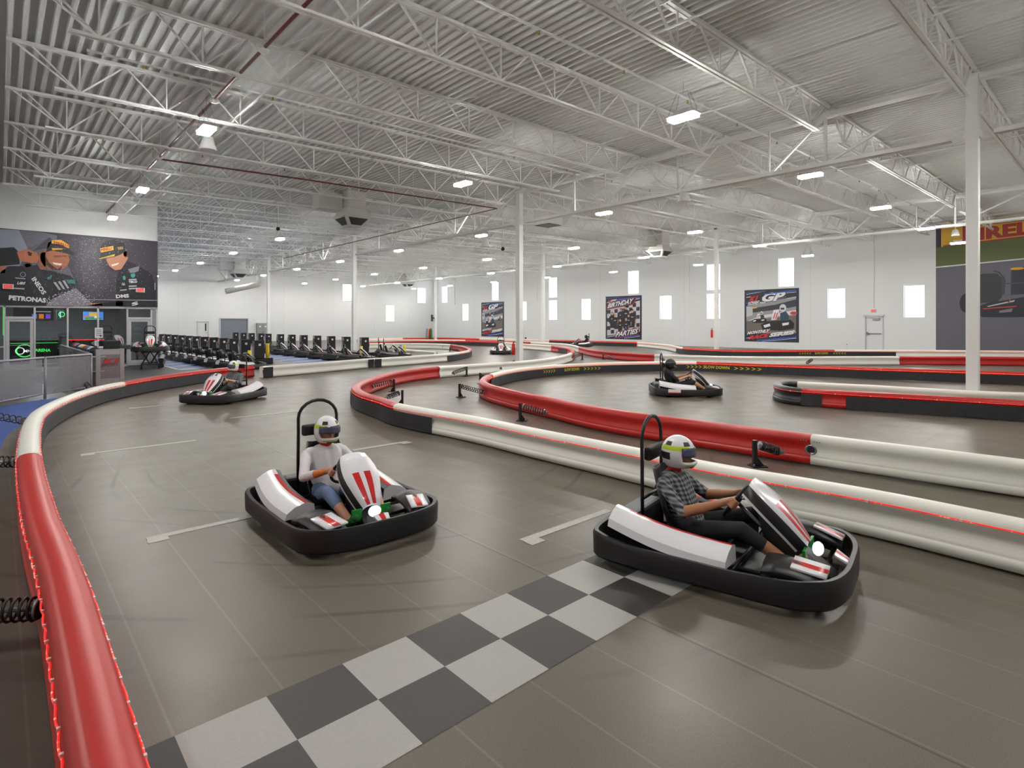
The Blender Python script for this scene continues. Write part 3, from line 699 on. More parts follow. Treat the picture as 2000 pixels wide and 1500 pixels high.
def barrier(key, pts, side, sections, panels=(), leds=None, both=(), cable=()):
    """sections: (t0, t1, colour, label); panels: (t0, t1); side +1 = left of travel carries the LED rope"""
    S = smooth_run(pts); secs = []; RUNS[key] = (S, side, secs)
    for t0, t1, colr, lab in sections:
        r = thing('track_barrier', lab, 'barrier', clip(S, t0, t1)[0][1], 0, None); secs.append((t0, t1, r))
        inv = r.location
        def child(mb, nm, m):
            me = mb.mesh(nm, m); me.transform(Matrix.Translation(-inv)); return put(nm, me, r)
        b = MB(); sg = clip(S, t0, t1); sweep(sg, LOOP, b); child(b, 'rail', M['rail_'+colr])
        for p0, p1 in panels:
            a, c = max(t0, p0), min(t1, p1)
            if c-a > .02:
                b = MB(); sweep(clip(S, a, c), [(.110,.022),(.126,.022),(.126,.285),(.110,.285)], b, 0, False, side); child(b, 'bumper_panel', M['panel_black'])
        for sd in ([side] + ([-side] if any(a <= t0 < c for a, c in both) else [])):
            for l0, l1 in (leds if leds is not None else [(S[0][0], S[-1][0])]):
                a, c = max(t0, l0), min(t1, l1)
                if c-a < .02: continue
                q = clip(S, a, c); b = MB(); cl = MB(); acc = 0
                if any(u <= a < w for u, w in cable):            # sagging rope between clips, close to the camera
                    path = []; k = 0
                    for (ta, pa, da, na), (tb, pb, db, nb) in zip(q, q[1:]):
                        L = (pb-pa).length; n = max(1, int(L/.03))
                        for i in range(n):
                            p = pa.lerp(pb, i/n); s_ = acc+L*i/n; ph = (s_ % .19)/.19
                            path.append(p + na*(sd*(.108+.006*math.sin(ph*math.pi))) + V((0,0,.326-.014*math.sin(ph*math.pi)*(1+.5*math.sin(s_*5)))))
                            if int(s_/.19) != k: k = int(s_/.19); cl.box(p+na*(sd*.108)+V((0,0,.33)), (.014,.014,.016))
                        acc += L
                    b.tube(path, .0048, 6)
                else:
                    sweep(q, [(.103,.3195),(.1105,.318),(.111,.3255),(.104,.3275)], b, 0, False, sd)
                    for (ta, pa, da, na), (tb, pb, db, nb) in zip(q, q[1:]):
                        acc += (pb-pa).length
                        if acc > .5: acc = 0; cl.box(pb+nb*(sd*.108)+V((0,0,.322)), (.016,.016,.02))
                o = child(b, 'led_rope', M['led_near'] if key in near_rope else M['led_red'])
                if cl.v:
                    me = cl.mesh('rope_clip', M['led_clip']); me.transform(Matrix.Translation(-inv)); put('rope_clips', me, o)['kind'] = 'stuff'
    return S
barrier('A', [(270,1720),(215,1500),(157,1250),(118,1100),(80,1000),(58,900),(57,855),(62,825),(72,806),(92,792),(126,776),(160,764),(192,755),(224,748.5),(240,745.5),(300,735.5),(380,725),(428,719.5),(460,716.5),(494,714.3)], -1,
    [(0,5.25,'red','red barrier section sweeping along the left foreground'),(5.25,13.8,'white','white curved barrier section left of the track beside the blue paint'),(13.8,19,'red','red barrier section in front of the lectern and kart parking')],
    panels=[(6.0,16.9)], both=[(0,12)], cable=[(0,5.3)])
barrier('A2', [(510,715.8),(529,714.4),(620,708),(715,700.7),(728,700),(741,699.2),(870,690.5),(905,686),(917,682.6),(912,678),(898,674.8),(879,672.4),(840,670.8),(787,670.4),(722,670.5)], -1,
    [(0,4,'white','white barrier section right of the black joint sleeve beside kart fourteen'),(4,7.6,'white','white barrier section with black board curving into the far hairpin'),(7.6,10.9,'red','short red barrier at the tip of the far pit hairpin'),(10.9,14,'white','far white barrier section running behind the parked karts')],
    panels=[(6,8.4)], leds=[(6.6,9)])
barrier('B', [(3000,1222),(2000,1017),(1700,958),(1400,907),(1180,864),(1055,840),(930,815),(780,789),(750,779),(712,768),(696,758),(697,751),(708,744.5),(732,736),(780,724.5),(855,716),(930,711),(1012,705.5),(1060,701),(1090,696),(1110,691),(1119,685.5),(1115,680.5),(1100,677.5),(1076,675),(1028,671.5),(986,668.3),(940,666.3),(880,665.6),(792,666),(718,668)], 1,
    [(0,7.05,'white','long white barrier section with red light rope in the right foreground'),(7.05,15,'red','red hairpin barrier section in the middle of the track'),(15,20.3,'white','white barrier section with springs behind the loop column'),(20.3,23.9,'red','small red hairpin barrier section left of the birthday poster'),(23.9,26.2,'white','white barrier section right of the distant kart facing the camera'),(26.2,30,'red','red barrier section with black boards behind the distant kart')],
    panels=[(6.45,13.2),(22.4,23.3),(26.25,30)], leds=[(0,14.0),(21.5,30)])
barrier('C', [(3000,1023),(2000,899),(1587,849),(1400,826.5),(1180,797.5),(1080,778),(1005,763),(960,752),(944,744.5),(946,738),(957,731.5),(1005,720.5),(1080,713),(1160,708.8),(1260,706.4),(1360,706.2),(1440,709),(1720,718.4),(2000,726.8),(2400,739)], -1,
    [(0,2,'white','white barrier section at the right edge joined to the red loop by a round hole'),(2,10,'red','large red barrier section of the central loop'),(10,15,'white','white topped barrier with yellow slow down lettering left part of the loop'),(15,19,'red','red topped barrier with black boards on the far side of the loop')],
    panels=[(9.6,19)], leds=[(9.2,19)])
barrier('D', [(2400,778),(2000,767),(1888,763),(1720,753.5),(1575,746.3),(1540,744.3),(1521,746.5),(1523,751.5),(1550,757),(1600,760.5),(1653,763.8),(1888,776.5),(2000,783),(2400,806)], -1,
    [(0,4.4,'white','white rear rail of the peninsula barrier left of the nearest column'),(4.4,8.4,'black','black rounded end cap of the peninsula barrier'),(8.4,13,'red','red front rail of the peninsula barrier below the nearest column')],
    panels=[(8.4,9.15),(10.0,13)], leds=[(6.0,13)])
barrier('E', [(2400,702),(2000,697.4),(1754,696),(1440,696),(1280,692),(1180,685.5),(1137,678.5),(1120,674),(1100,671),(1060,669),(1038,668),(910,663.8),(780,663),(700,663.5)], -1,
    [(0,2,'red','plain red barrier section behind the nearest column'),(2,4,'white','plain white barrier section in front of the adult race series poster'),(4,6.2,'red','plain red barrier section in front of the birthday poster'),(6.2,10,'white','white barrier section passing the hairpin column'),(10,11,'red','thin far red barrier section below the junior race poster'),(11,13,'white','farthest white barrier section behind the flags')], leds=[])
barrier('F', [(2400,689),(2000,685),(1628,683.2),(1460,683.8),(1406,682.7),(1365,680.5),(1336,678.5),(1300,672.5),(1246,668),(1232,667.6),(1074,663.6),(938,660.8),(866,659.3),(786,660),(700,662)], 1,
    [(0,2,'white','white barrier section along the right wall below the exit door'),(2,6,'red','red barrier with slow down lettering along the wall by the adult race poster'),(6,8,'white','white curved barrier section right of the birthday poster'),(8,10,'red','red barrier with black board below the birthday poster'),(10,11,'white','white wall-side barrier section below the junior race poster'),(11,13,'red','far red wall-side barrier section behind the flags'),(13,14,'white','white end of the wall-side barrier behind the parked karts')],
    panels=[(1.64,6.3),(8.25,10)])
barrier('I', [(792,682.2),(820,684.2),(850,686.2)], 1, [(0,2,'white','short white inner barrier of the pit exit beyond the parked karts')], leds=[])
barrier('J', [(314,700),(316,696),(318,692)], 1, [(0,2,'black','short black barrier stub at the storefront corner beside the bay paint')], leds=[])
# black joint sleeves
def sleeve(key, t0, t1, label):
    S, side, _ = RUNS[key]; q = clip(S, t0, t1); r = thing('joint_sleeve', label, 'barrier joint', q[0][1])
    for nm, lp, m in (('sleeve_body', [(.118,.015),(.135,.015),(.135,.36),(.118,.36)], 'rail_black'),):
        b = MB(); sweep(q, lp, b, 0, False, side); me = b.mesh(nm, M[m]); me.transform(Matrix.Translation(-q[0][1])); put(nm, me, r)
    for t, p, d, nl in (q[0], q[-1]):
        for z in (.08, .3): MB().sphere(p+nl*(side*.137)+V((0,0,z))-q[0][1], .014, 8).build('bolt', M['steel'], r)
sleeve('A2', .0, .98, 'black joint sleeve on the barrier right of kart fourteen')
sleeve('A2', 3.05, 3.9, 'left black sleeve of the barrier joint below the yellow bollards')
sleeve('A2', 4.1, 5.0, 'right black sleeve of the barrier joint below the yellow bollards')
sleeve('I', 1.8, 2.0, 'black end sleeve of the short pit exit barrier')
S, side, _ = RUNS['C']; q = clip(S, 1.97, 2.03)
r = thing('joint_coupling', 'round metal joint hole between the red and white barrier at right', 'barrier joint', q[1][1])
ctr = V((0,0,.2)); nl = q[1][3]
b = MB(); 
for a, z in ((.06, 0), ): b.tube([ctr+nl*.080+q[1][2]*(a*math.cos(k*math.pi/10))+V((0,0,a*math.sin(k*math.pi/10))) for k in range(20)], .014, 8, closed=True)
b.build('ring', M['steel'], r); MB().cyl(ctr+nl*.05, ctr+nl*.083, .055, 18).build('bore', M['black'], r)
b = MB()
for s in (-.05,-.08,-.11,.05,.08,.11): b.sphere(V((0,0,.318))+q[1][2]*s+nl*.106, .009, 8)
b.build('rivets', M['steel'], r)['kind'] = 'stuff'
# yellow lettering on the boards
def arrow(pr, u, v, w, h, c, dirn=1):
    t = .35*w
    a = [(u,v+h),(u+t,v+h),(u+w,v+h/2),(u+t,v),(u,v),(u+w-t,v+h/2)]
    pr.poly([(x if dirn > 0 else 2*u+w-x, y) for x, y in a], c)
def board_sign(key, px, py, width, what, dirn, label):
    S, side, secs = RUNS[key]; g = G(px, py, .2); g.z = 0
    i = min(range(len(S)), key=lambda k: (S[k][1]-g).length)
    t, p, d, nl = S[i]; n = nl*side; u = V((0,0,1)).cross(n).normalized(); base = p+n*.1275
    lead = next(r for t0, t1, r in secs if t0 <= t <= t1)
    pr = Print((0,0,0), (1,0,0), (0,0,1), 0); y = (214,196,30)
    if what == 'arrows':
        w = width/6
        for k in range(5): arrow(pr, -width/2+k*width/5, .15, w, .10, y, dirn)
    else: pr.text('SLOW DOWN', (-width/2,.15), (width/2,.15), (-width/2,.26), y, 0, .03)
    arc = [0]
    for a_, b_ in zip(S, S[1:]): arc.append(arc[-1]+(b_[1]-a_[1]).length)
    sg = 1 if u.dot(d) > 0 else -1; nv = []
    for x_, _, z_ in pr.b.v:
        q_ = arc[i]+sg*x_; k_ = max(0, min(len(S)-2, int(np.searchsorted(arc, q_))-1)); f_ = (q_-arc[k_])/max(1e-6, arc[k_+1]-arc[k_])
        pp_ = S[k_][1].lerp(S[k_+1][1], f_); nn_ = S[k_][3].lerp(S[k_+1][3], f_).normalized()*side
        nv.append(tuple(pp_+nn_*.1285+V((0,0,z_))))
    pr.b.v = nv
    me = pr.b.mesh('yellow_lettering', pr.mats)
    me.transform(Matrix.Translation(-lead.location)); o = put('yellow_lettering', me, lead); o['label'] = label
for px, py, w, what in ((1066,724,.66,'arrows'),(1104,721,.72,'text'),(1146,718,.80,'arrows'),(1362,716,.8,'arrows'),(1408,717,.95,'text'),(1465,719,1.0,'arrows')):
    board_sign('C', px, py, w, what, 1, 'yellow arrows' if what == 'arrows' else 'yellow slow down words')
for px, py, w, what in ((1567,690,.75,'arrows'),(1603,690,.75,'text'),(1637,690,.75,'arrows')):
    board_sign('F', px, py, w, what, -1, 'yellow arrows' if what == 'arrows' else 'yellow slow down words')
# spring loaded posts
def spring_post(base, tgt, label, h=.34, rad=.055, post=True):
    base = V(base); base.z = 0; t = V(tgt)-base; t2 = V((t.x, t.y, 0)); yaw = math.atan2(t2.y, t2.x); L = t2.length
    r = thing('spring_post', label, 'spring post', base, yaw, 'spring loaded barrier posts')
    if post:
        MB().box((-.02,0,h/2), (.05,.055,h), bev=.006).build('post', M['black_steel'], r)
        b = MB(); b.add([(.005,-.008,.012),(.10,-.008,.012),(.005,-.008,.13),(.005,.008,.012),(.10,.008,.012),(.005,.008,.13)], [(0,1,2),(5,4,3),(0,3,4,1),(1,4,5,2),(2,5,3,0)]); b.build('gusset', M['black_steel'], r)
        MB().box((.02,0,.006), (.2,.16,.012)).build('base_plate', M['black_steel'], r)
        b = MB()
        for x in (-.055,.095):
            for y in (-.055,.055): b.cyl((x,y,.01),(x,y,.04),.011,8)
        b.build('anchor_bolts', M['steel'], r)['kind'] = 'stuff'
    a = V((.03,0,h-.06)); e = V((L, 0, tgt[2])); ax = (e-a); Ls = ax.length; ax.normalize(); s = a+ax*.02; e2 = e-ax*.05
    u = V((0,1,0)); w = ax.cross(u); n = 9; pts = []
    for k in range(n*12+1):
        f = k/(n*12); th = f*n*2*math.pi; pts.append(s.lerp(e2, f)+u*math.cos(th)*rad+w*math.sin(th)*rad)
    MB().tube(pts, .0085, 6).build('spring', M['black_steel'], r)
    b = MB(); b.cyl(a, e, .014, 8).cyl(s-ax*.01, s+ax*.01, rad*.95, 14).cyl(e2-ax*.012, e2+ax*.012, rad*.95, 14).build('shock_rod', M['steel'], r)
    MB().box(tuple(e), (.05,.045,.05), bev=.008).build('clevis', M['steel'], r)
    return r
for base, tgt, lab in (
    ((768,765),(724,755),'black spring post inside the red hairpin, rear one'),
    ((784,791),(752,777),'black spring post inside the red hairpin, half hidden behind the white rail'),
    ((911,735),(884,729),'black spring post left end of the row behind the loop tip'),
    ((1004,720),(977,719.5),'black spring post beside the loop column'),
    ((1091,711),(1065,707.5),'black spring post behind the yellow arrows'),
    ((1137,703),(1116,698),'black spring post at the distant hairpin between two barriers'),
    ((1178,702),(1200,699),'black spring post left on the red barrier before the birthday poster'),
    ((1281,706),(1297,703),'black spring post where red meets white right of the birthday poster'),
    ((1430,708),(1434,702),'black spring post behind the slow down words'),
    ((1588,713),(1576,709),'black spring post on the white barrier below the adult race poster'),
    ((938,750),(949,742),'black spring post at the back of the loop tip'),
    ((899,776),(945,766),'black spring post at the left of the loop tip'),
    ((1018,822),(1068,806),'black spring post in front of the red loop'),
    ((1477,911),(1527,883),'black spring post by the red and white joint'),
    ((163,763),(176,759),'black spring post between railing and white barrier'),
    ((851,681),(866,677.5),'far black spring post on the white barrier behind the parked karts'),
    ((879,687),(896,683),'far black spring post at the red pit hairpin'),
    ((778,679.5),(783,676.5),'far black spring post directly behind the last parked kart')):
    spring_post(G(*base), G(tgt[0], tgt[1], .18), lab)
for end, root, lab in (((94,1188),(-95,1205),'large black coil spring in the left foreground'),((39,902),(-70,905),'black coil spring left of the red and white joint'),((49,822),(-60,806),'black coil spring over the blue paint')):
    e = G(end[0], end[1], .2); ro = G(root[0], root[1], .2)
    spring_post(ro, e, lab, .28, .062)

# ================================================================== FLOOR MARKINGS
def decal(name, pts, m, z0, label, cat, group=None):
    b = MB(); P = [V((p[0], p[1], 0)) if len(p) == 2 else V(p) for p in pts]
    if sum(a.x*b_.y-b_.x*a.y for a, b_ in zip(P, P[1:]+P[:1])) < 0: P.reverse()
    b.prism([(p.x, p.y) for p in P], .0, z0)
    return tag(b.build(name, m), label, cat, group)
M['slot'] = mat('patchy_line_paint', (176,175,170), .6, var=.25, scale=26)
M['sq_white'] = mat('worn_white_paint', (162,161,158), .5, var=.10, scale=60)
M['sq_black'] = mat('worn_black_paint', (47,45,44), .5, var=.14, scale=30)
X0, Y0, Q = 1.38-3*.399, 2.89, .399
b = MB()
for j in range(3):
    for i in range(10):
        x, y = X0+i*Q, Y0-(j+1)*Q*.985
        if j == 2: continue
        b.add([(x,y,.002),(x+Q,y,.002),(x+Q,y+Q*.985,.002),(x,y+Q*.985,.002)], [(0,1,2,3)], (i+j) % 2)
tag(b.build('start_finish_line', [M['sq_black'], M['sq_white']]), 'black and white checkered start line painted across the track', 'start line')
def slot(px, py, qx, qy, label, tick):
    a, c = G(px, py), G(qx, qy); L = c.x-a.x; y = (a.y+c.y)/2
    b = MB(); b.box((L/2, 0, .0), (abs(L), .085, .003)); s = tick
    b.box((.07 if s < 0 else L-.07, -.085, .0), (.16,.085,.003))
    o = b.build('grid_slot_line', M['slot'], None, (a.x, y, .0015)); tag(o, label, 'grid marking', 'starting grid slot lines')
slot(284,1050,500,1010,'worn white grid slot line left of the nearest left kart',-1)
slot(157,887,385,861,'faded white grid slot line in front of the left curve',-1)
slot(248,795,330,793.5,'far white grid slot line behind kart fourteen',-1)
slot(690,880,795,862,'white grid slot line right of the white-shirted driver',1)
slot(1010,1052,1200,1000,'white grid slot line behind the right foreground kart',-1)
slot(450,818,590,801,'dark faded grid slot line right of kart fourteen',1)
a1 = [G(*p) for p in ((-420,905),(-420,858),(0,794),(60,784),(108,777.5),(126,776.5),(96,800),(74,817),(48,828),(28,839),(16,848),(7,862),(0,880),(-40,925))]
decal('blue_floor_paint', a1, M['blue_mat'], .0025, 'blue painted floor left of the white curved barrier', 'floor paint')
decal('black_rubber_flooring', [G(*p) for p in ((150,778),(300,741),(420,722.5),(470,717),(352,722.6),(308,713.5),(240,713),(170,713),(100,716),(60,740))], M['dark_mat'], .0015, 'dark rubber flooring around the lectern and the kart lift', 'floor mat')
decal('blue_bay_paint', [(5.3,25.8),(8.4,25.8),(8.4,58),(5.3,58)], M['bay_paint'], .003, 'blue parking bay paint under the left row of karts', 'floor paint')
decal('blue_bay_paint', [(10.3,25.6),(14.5,26.6),(14.5,58),(10.3,58)], M['bay_paint'], .003, 'blue parking bay paint under the right row of karts', 'floor paint')
b = MB(); b.box((6.85,25.76,.004),(3.1,.09,.004)).box((5.33,41,.004),(.09,30,.004))
for k in range(17): b.bar((5.36, 25.8+1.73*k, .004), (8.2, 25.8+1.73*k+2.0, .004), .07, .004)
tag(b.build('bay_lines', M['line_white']), 'white bay lines on the left blue parking paint', 'parking lines')
b = MB(); b.bar((10.3,25.6,.004),(14.5,26.6,.004),.09,.004)
for k in range(17): b.bar((10.36, 26.9+1.76*k, .004), (13.9, 26.9+1.76*k+1.9, .004), .07, .004)
tag(b.build('bay_lines', M['line_white']), 'white bay lines on the right blue parking paint', 'parking lines')
# ================================================================== KARTS
def spline2(pts, n=6, closed=True):
    P = [V((*p, 0)) if len(p) == 2 else V(p) for p in pts]; out = []; N = len(P)
    for i in range(N if closed else N-1):
        p0, p1, p2, p3 = (P[(i-1)%N], P[i], P[(i+1)%N], P[(i+2)%N]) if closed else (P[max(0,i-1)], P[i], P[i+1], P[min(N-1,i+2)])
        for k in range(n):
            t = k/n; out.append(((p1*2)+(p2-p0)*t+(p0*2-p1*5+p2*4-p3)*t*t+(p1*3-p0-p2*3+p3)*t**3)*.5)
    return out
def kart_parts(root, number=None, rear_plate=False):
    """kart facing +X, centred on its footprint, wheels on z=0"""
    K = {}
    # wrap-around bumper
    half = [(.98,0),(.97,.28),(.90,.50),(.76,.62),(.60,.665),(.30,.675),(-.10,.68),(-.50,.685),(-.80,.67),(-.93,.58),(-.97,.32)]
    out = half + [(-.98,0)] + [(x,-y) for x, y in reversed(half[1:])]
    cl = spline2(out, 4); n = len(cl); b = MB(); secs = []
    for i, p in enumerate(cl):
        t = (cl[(i+1)%n]-cl[i-1]).normalized(); nn = V((t.y,-t.x,0)); nn = nn if nn.dot(V((p.x,p.y,0))) > 0 else -nn
        f = max(0, min(1, (p.x-.3)/.5)); rr = max(0, min(1, (-p.x-.55)/.3)); zt = .205+.03*f+.035*rr; zb = .045
        secs.append([p+nn*0+V((0,0,zb)), p+nn*.018+V((0,0,.065)), p+nn*.022+V((0,0,zt-.028)), p+nn*.008+V((0,0,zt)), p-nn*.026+V((0,0,zt-.004)), p-nn*.03+V((0,0,zb))])
    secs = [[q[0], q[1], q[2], q[3], q[4], q[5]] for q in secs]
    m_ = len(secs[0]); b.add([tuple(q) for s in secs for q in s], [(i*m_+k, i*m_+(k+1)%m_, ((i+1)%n)*m_+(k+1)%m_, ((i+1)%n)*m_+k) for i in range(n) for k in range(m_)], 0, True)
    K['bumper'] = b.build('bumper', M['kart_black'], root); K['bumper'].data.set_sharp_from_angle(angle=.6)
    # chassis tray and tubes
    b = MB(); b.prism([(.86,-.24),(.86,.24),(.30,.34),(-.70,.30),(-.80,.2),(-.80,-.2),(-.70,-.30),(.30,-.34)], .05, .075)
    for s in (-1,1): b.tube([(.8,s*.26,.085),(.35,s*.30,.085),(-.75,s*.28,.085)], .018, 8)
    for x in (.55,-.56): b.cyl((x,-.52,.13),(x,.52,.13),.018,8)
    for x, y in ((.78,.52),(.2,.64),(-.3,.64),(-.85,.55)): b.cyl((x,-y,.11),(x,y,.11),.016,8)
    b.build('chassis', M['black_steel'], root)
    # wheels
    for x, r_, w_ in ((.55,.125,.12),(-.56,.138,.18)):
        for s in (-1,1):
            c = s*.50; t = MB()
            t.tube([(x,c-w_/2,r_),(x,c-w_/2*.92,r_),(x,c-w_/2*.7,r_),(x,c+w_/2*.7,r_),(x,c+w_/2*.92,r_),(x,c+w_/2,r_)], [r_*.62,r_*.9,r_,r_,r_*.9,r_*.62], 20)
            wo = t.build('wheel', M['tyre'], root)
            MB().cyl((x,c-w_/2-.004,r_),(x,c+w_/2+.004,r_),r_*.5,12).build('wheel_hub', M['steel'], wo)
    # side pods: white bodywork with red stripe over charcoal battery boxes
    for s in (-1,1):
        rows = []
        for f in np.linspace(0, 1, 9):
            x = -.80+1.0*f; h = .40-.115*f-.02*math.sin(f*3.1); wi = .335+.03*math.sin(f*math.pi); wo = .60+.045*math.sin(f*math.pi*.9)
            rows.append([(x,s*wi,.15),(x,s*(wi+.015),h-.02),(x,s*(wi+.06),h),(x,s*(wi+.10),h+.004),(x,s*(wo-.09),h-.02),(x,s*(wo-.02),h-.065),(x,s*wo,h-.12),(x,s*(wo-.03),.17)])
        cm = lambda i, j: [2,3,1,0,0,0,2][j] if i not in (0,) else [2,3,0,0,0,0,2][j]
        g = MB(); rr_ = rows if s < 0 else [list(reversed(r)) for r in rows]
        g.grid(rr_, 2, 0, True, (lambda i, j: cm(i, j)) if s < 0 else (lambda i, j: cm(i, 6-j)))
        e0, e1 = rows[0], rows[-1]
        g.add(e0, [tuple(range(8))], 0); g.add(e1, [tuple(range(8))], 0)
        g.build('side_pod', [M['kart_white'], M['kart_red'], M['kart_black'], M['kart_grey']], root).data.set_sharp_from_angle(angle=.45)
        MB().box((-.30,s*.46,.14), (.72,.22,.13), bev=.02).build('battery_box', M['kart_grey'], root)
        # front wing pads and wheel covers
        w = MB(); w.grid([[(.46+.10*i, s*(.30+.085*j*(1-.075*i)), .255+.035*math.sin(j*.9)-.012*i+.02*math.sin(i*1.0)) for j in range(5)] for i in range(5)], 0, .02, True); w.build('front_deck', M['kart_black'], root)
        w = MB(); w.grid([[(.64+.075*i, s*(.36+.06*j-.02*i), .292-.014*i-.006*j) for j in range(4)] for i in range(4)], 0, .012, True, lambda i, j: 1 if j == 1 else 0); w.build('front_pad', [M['kart_white'], M['kart_red']], root)
        p = MB(); p.bar((.60,s*.14,.08),(.66,s*.14,.24),.02,.02).box((.665,s*.14,.22),(.02,.09,.10)); p.build('pedal', M['green'], root)
    # steering fairing
    rows = []; wid = [.125,.15,.165,.17,.16,.14,.115,.085]
    for i, f in enumerate(np.linspace(0, 1, 8)):
        x = .245+.43*f+.012*math.sin(f*math.pi); z = .655-.375*f+.022*math.sin(f*math.pi); w_ = wid[i]
        rows.append([(x-.05,-w_*1.06,z-.07),(x,-w_,z-.008),(x,-w_*.52,z+.012),(x,-w_*.14,z+.016),(x,w_*.14,z+.016),(x,w_*.52,z+.012),(x,w_,z-.008),(x-.05,w_*1.06,z-.07)])
    g = MB(); g.grid(rows, 0, .02, True, lambda i, j: 2 if j in (0,6) else (1 if (i >= 3 and j in (2,4)) else 0), (-.5,0,-.85)); K['fair'] = g.build('front_fairing', [M['kart_white'], M['kart_red'], M['kart_black']], root)
    if number:
        O = (V(rows[0][3])+V(rows[2][3]))/2; Uv = V((0,1,0)); dd = (V(rows[2][3])-V(rows[0][3])).normalized(); Vv = -dd
        pr = Print(O, Uv, Vv, .020); pr.text(number, (-.048,-.05), (.088,-.05), (-.048,.052), (20,20,22), 0, .02)
        me = pr.b.mesh('number', pr.mats); me.transform(Matrix.Translation((0,0,0))); put('race_number', me, root)
    b = MB(); b.add([(.30,-.10,.45),(.30,.10,.45),(.70,-.06,.20),(.70,.06,.20),(.42,-.13,.08),(.42,.13,.08),(.86,-.10,.08),(.86,.10,.08)], [(0,1,3,2),(4,6,7,5),(0,2,6,4),(1,5,7,3),(2,3,7,6),(0,4,5,1)]); b.build('nose_column', M['kart_black'], root)
    MB().sphere((.735,0,.245), .06, 14, 0, (.7,1,.8)).build('headlight', M['kart_light'], root)
    b = MB(); b.grid([[(.86,-.07,.25),(.86,-.025,.255),(.86,.025,.255),(.86,.07,.25)],[(.96,-.05,.20),(.96,-.02,.205),(.96,.02,.205),(.96,.05,.20)]], 0, .015, False, lambda i, j: 1 if j == 1 else 0); b.build('nose_badge', [M['kart_white'], M['kart_red']], root)
    # steering wheel
    C = V((.10,0,.48)); n_ = V((-.8,0,.6)); e1 = V((0,1,0)); e2 = V((.6,0,.8))
    b = MB(); b.tube([C+e1*.15*math.cos(k*math.pi/14)+e2*.15*math.sin(k*math.pi/14) for k in range(28)], .014, 8, closed=True)
    for a in (.3, math.pi-.3, -math.pi/2): b.bar(C, C+e1*.145*math.cos(a)+e2*.145*math.sin(a), .03, .01)
    b.cyl(C, C-n_*.03, .05, 12); w = b.build('steering_wheel', M['black'], root)
    MB().cyl(C-n_*.02, C-n_*.50, .016, 8).build('steering_shaft', M['steel'], root)
    # seat and hoop
    prof = [(.06,.15),(-.10,.105),(-.30,.10),(-.44,.17),(-.52,.34),(-.58,.52),(-.625,.66)]; wd = [.17,.20,.215,.22,.215,.20,.165]
    rows = []
    for i, ((x, z), w_) in enumerate(zip(prof, wd)):
        rows.append([(x+(.10*abs(u)**3 if i > 2 else 0), w_*u, z+(.12*abs(u)**3 if i < 4 else .03*abs(u)**3)) for u in (-1,-.8,-.45,0,.45,.8,1)])
    g = MB(); g.grid(rows, 0, .022, True, None, (-.6,0,-.8)); g.build('seat', M['kart_black'], root)
    b = MB(); arc = [(-.66,-.21,.08),(-.665,-.21,.45),(-.67,-.205,.78)] + [(-.672,.205*-math.cos(a),.90+.17*math.sin(a)) for a in np.linspace(0,math.pi,11)] + [(-.67,.205,.78),(-.665,.21,.45),(-.66,.21,.08)]
    b.tube(arc, .017, 8).cyl((-.665,-.21,.42),(-.665,.21,.42),.014,8); b.build('roll_hoop', M['black_steel'], root)
    MB().box((-.635,0,.78), (.07,.36,.11), bev=.02).build('headrest', M['black'], root)
    b = MB(); b.box((-.80,0,.20),(.20,.62,.22),bev=.03); b.build('motor_cover', M['kart_grey'], root)
    if rear_plate:
        pr = MB(); pr.box((-.42,-.712,.165),(.34,.012,.10)).box((-.42,-.716,.125),(.34,.012,.025),1); pr.build('side_plate', [M['kart_white'], M['kart_red']], root)
    return K
def new_kart(label, loc, rz, number=None, rear_plate=False, group=None):
    r = thing('go_kart', label, 'go-kart', loc, rz, group); r.scale = (.89,.97,1); kart_parts(r, number, rear_plate); return r
def yaw_of(dep, right):
    d = DR(dep, right); return math.atan2(d.y, d.x)

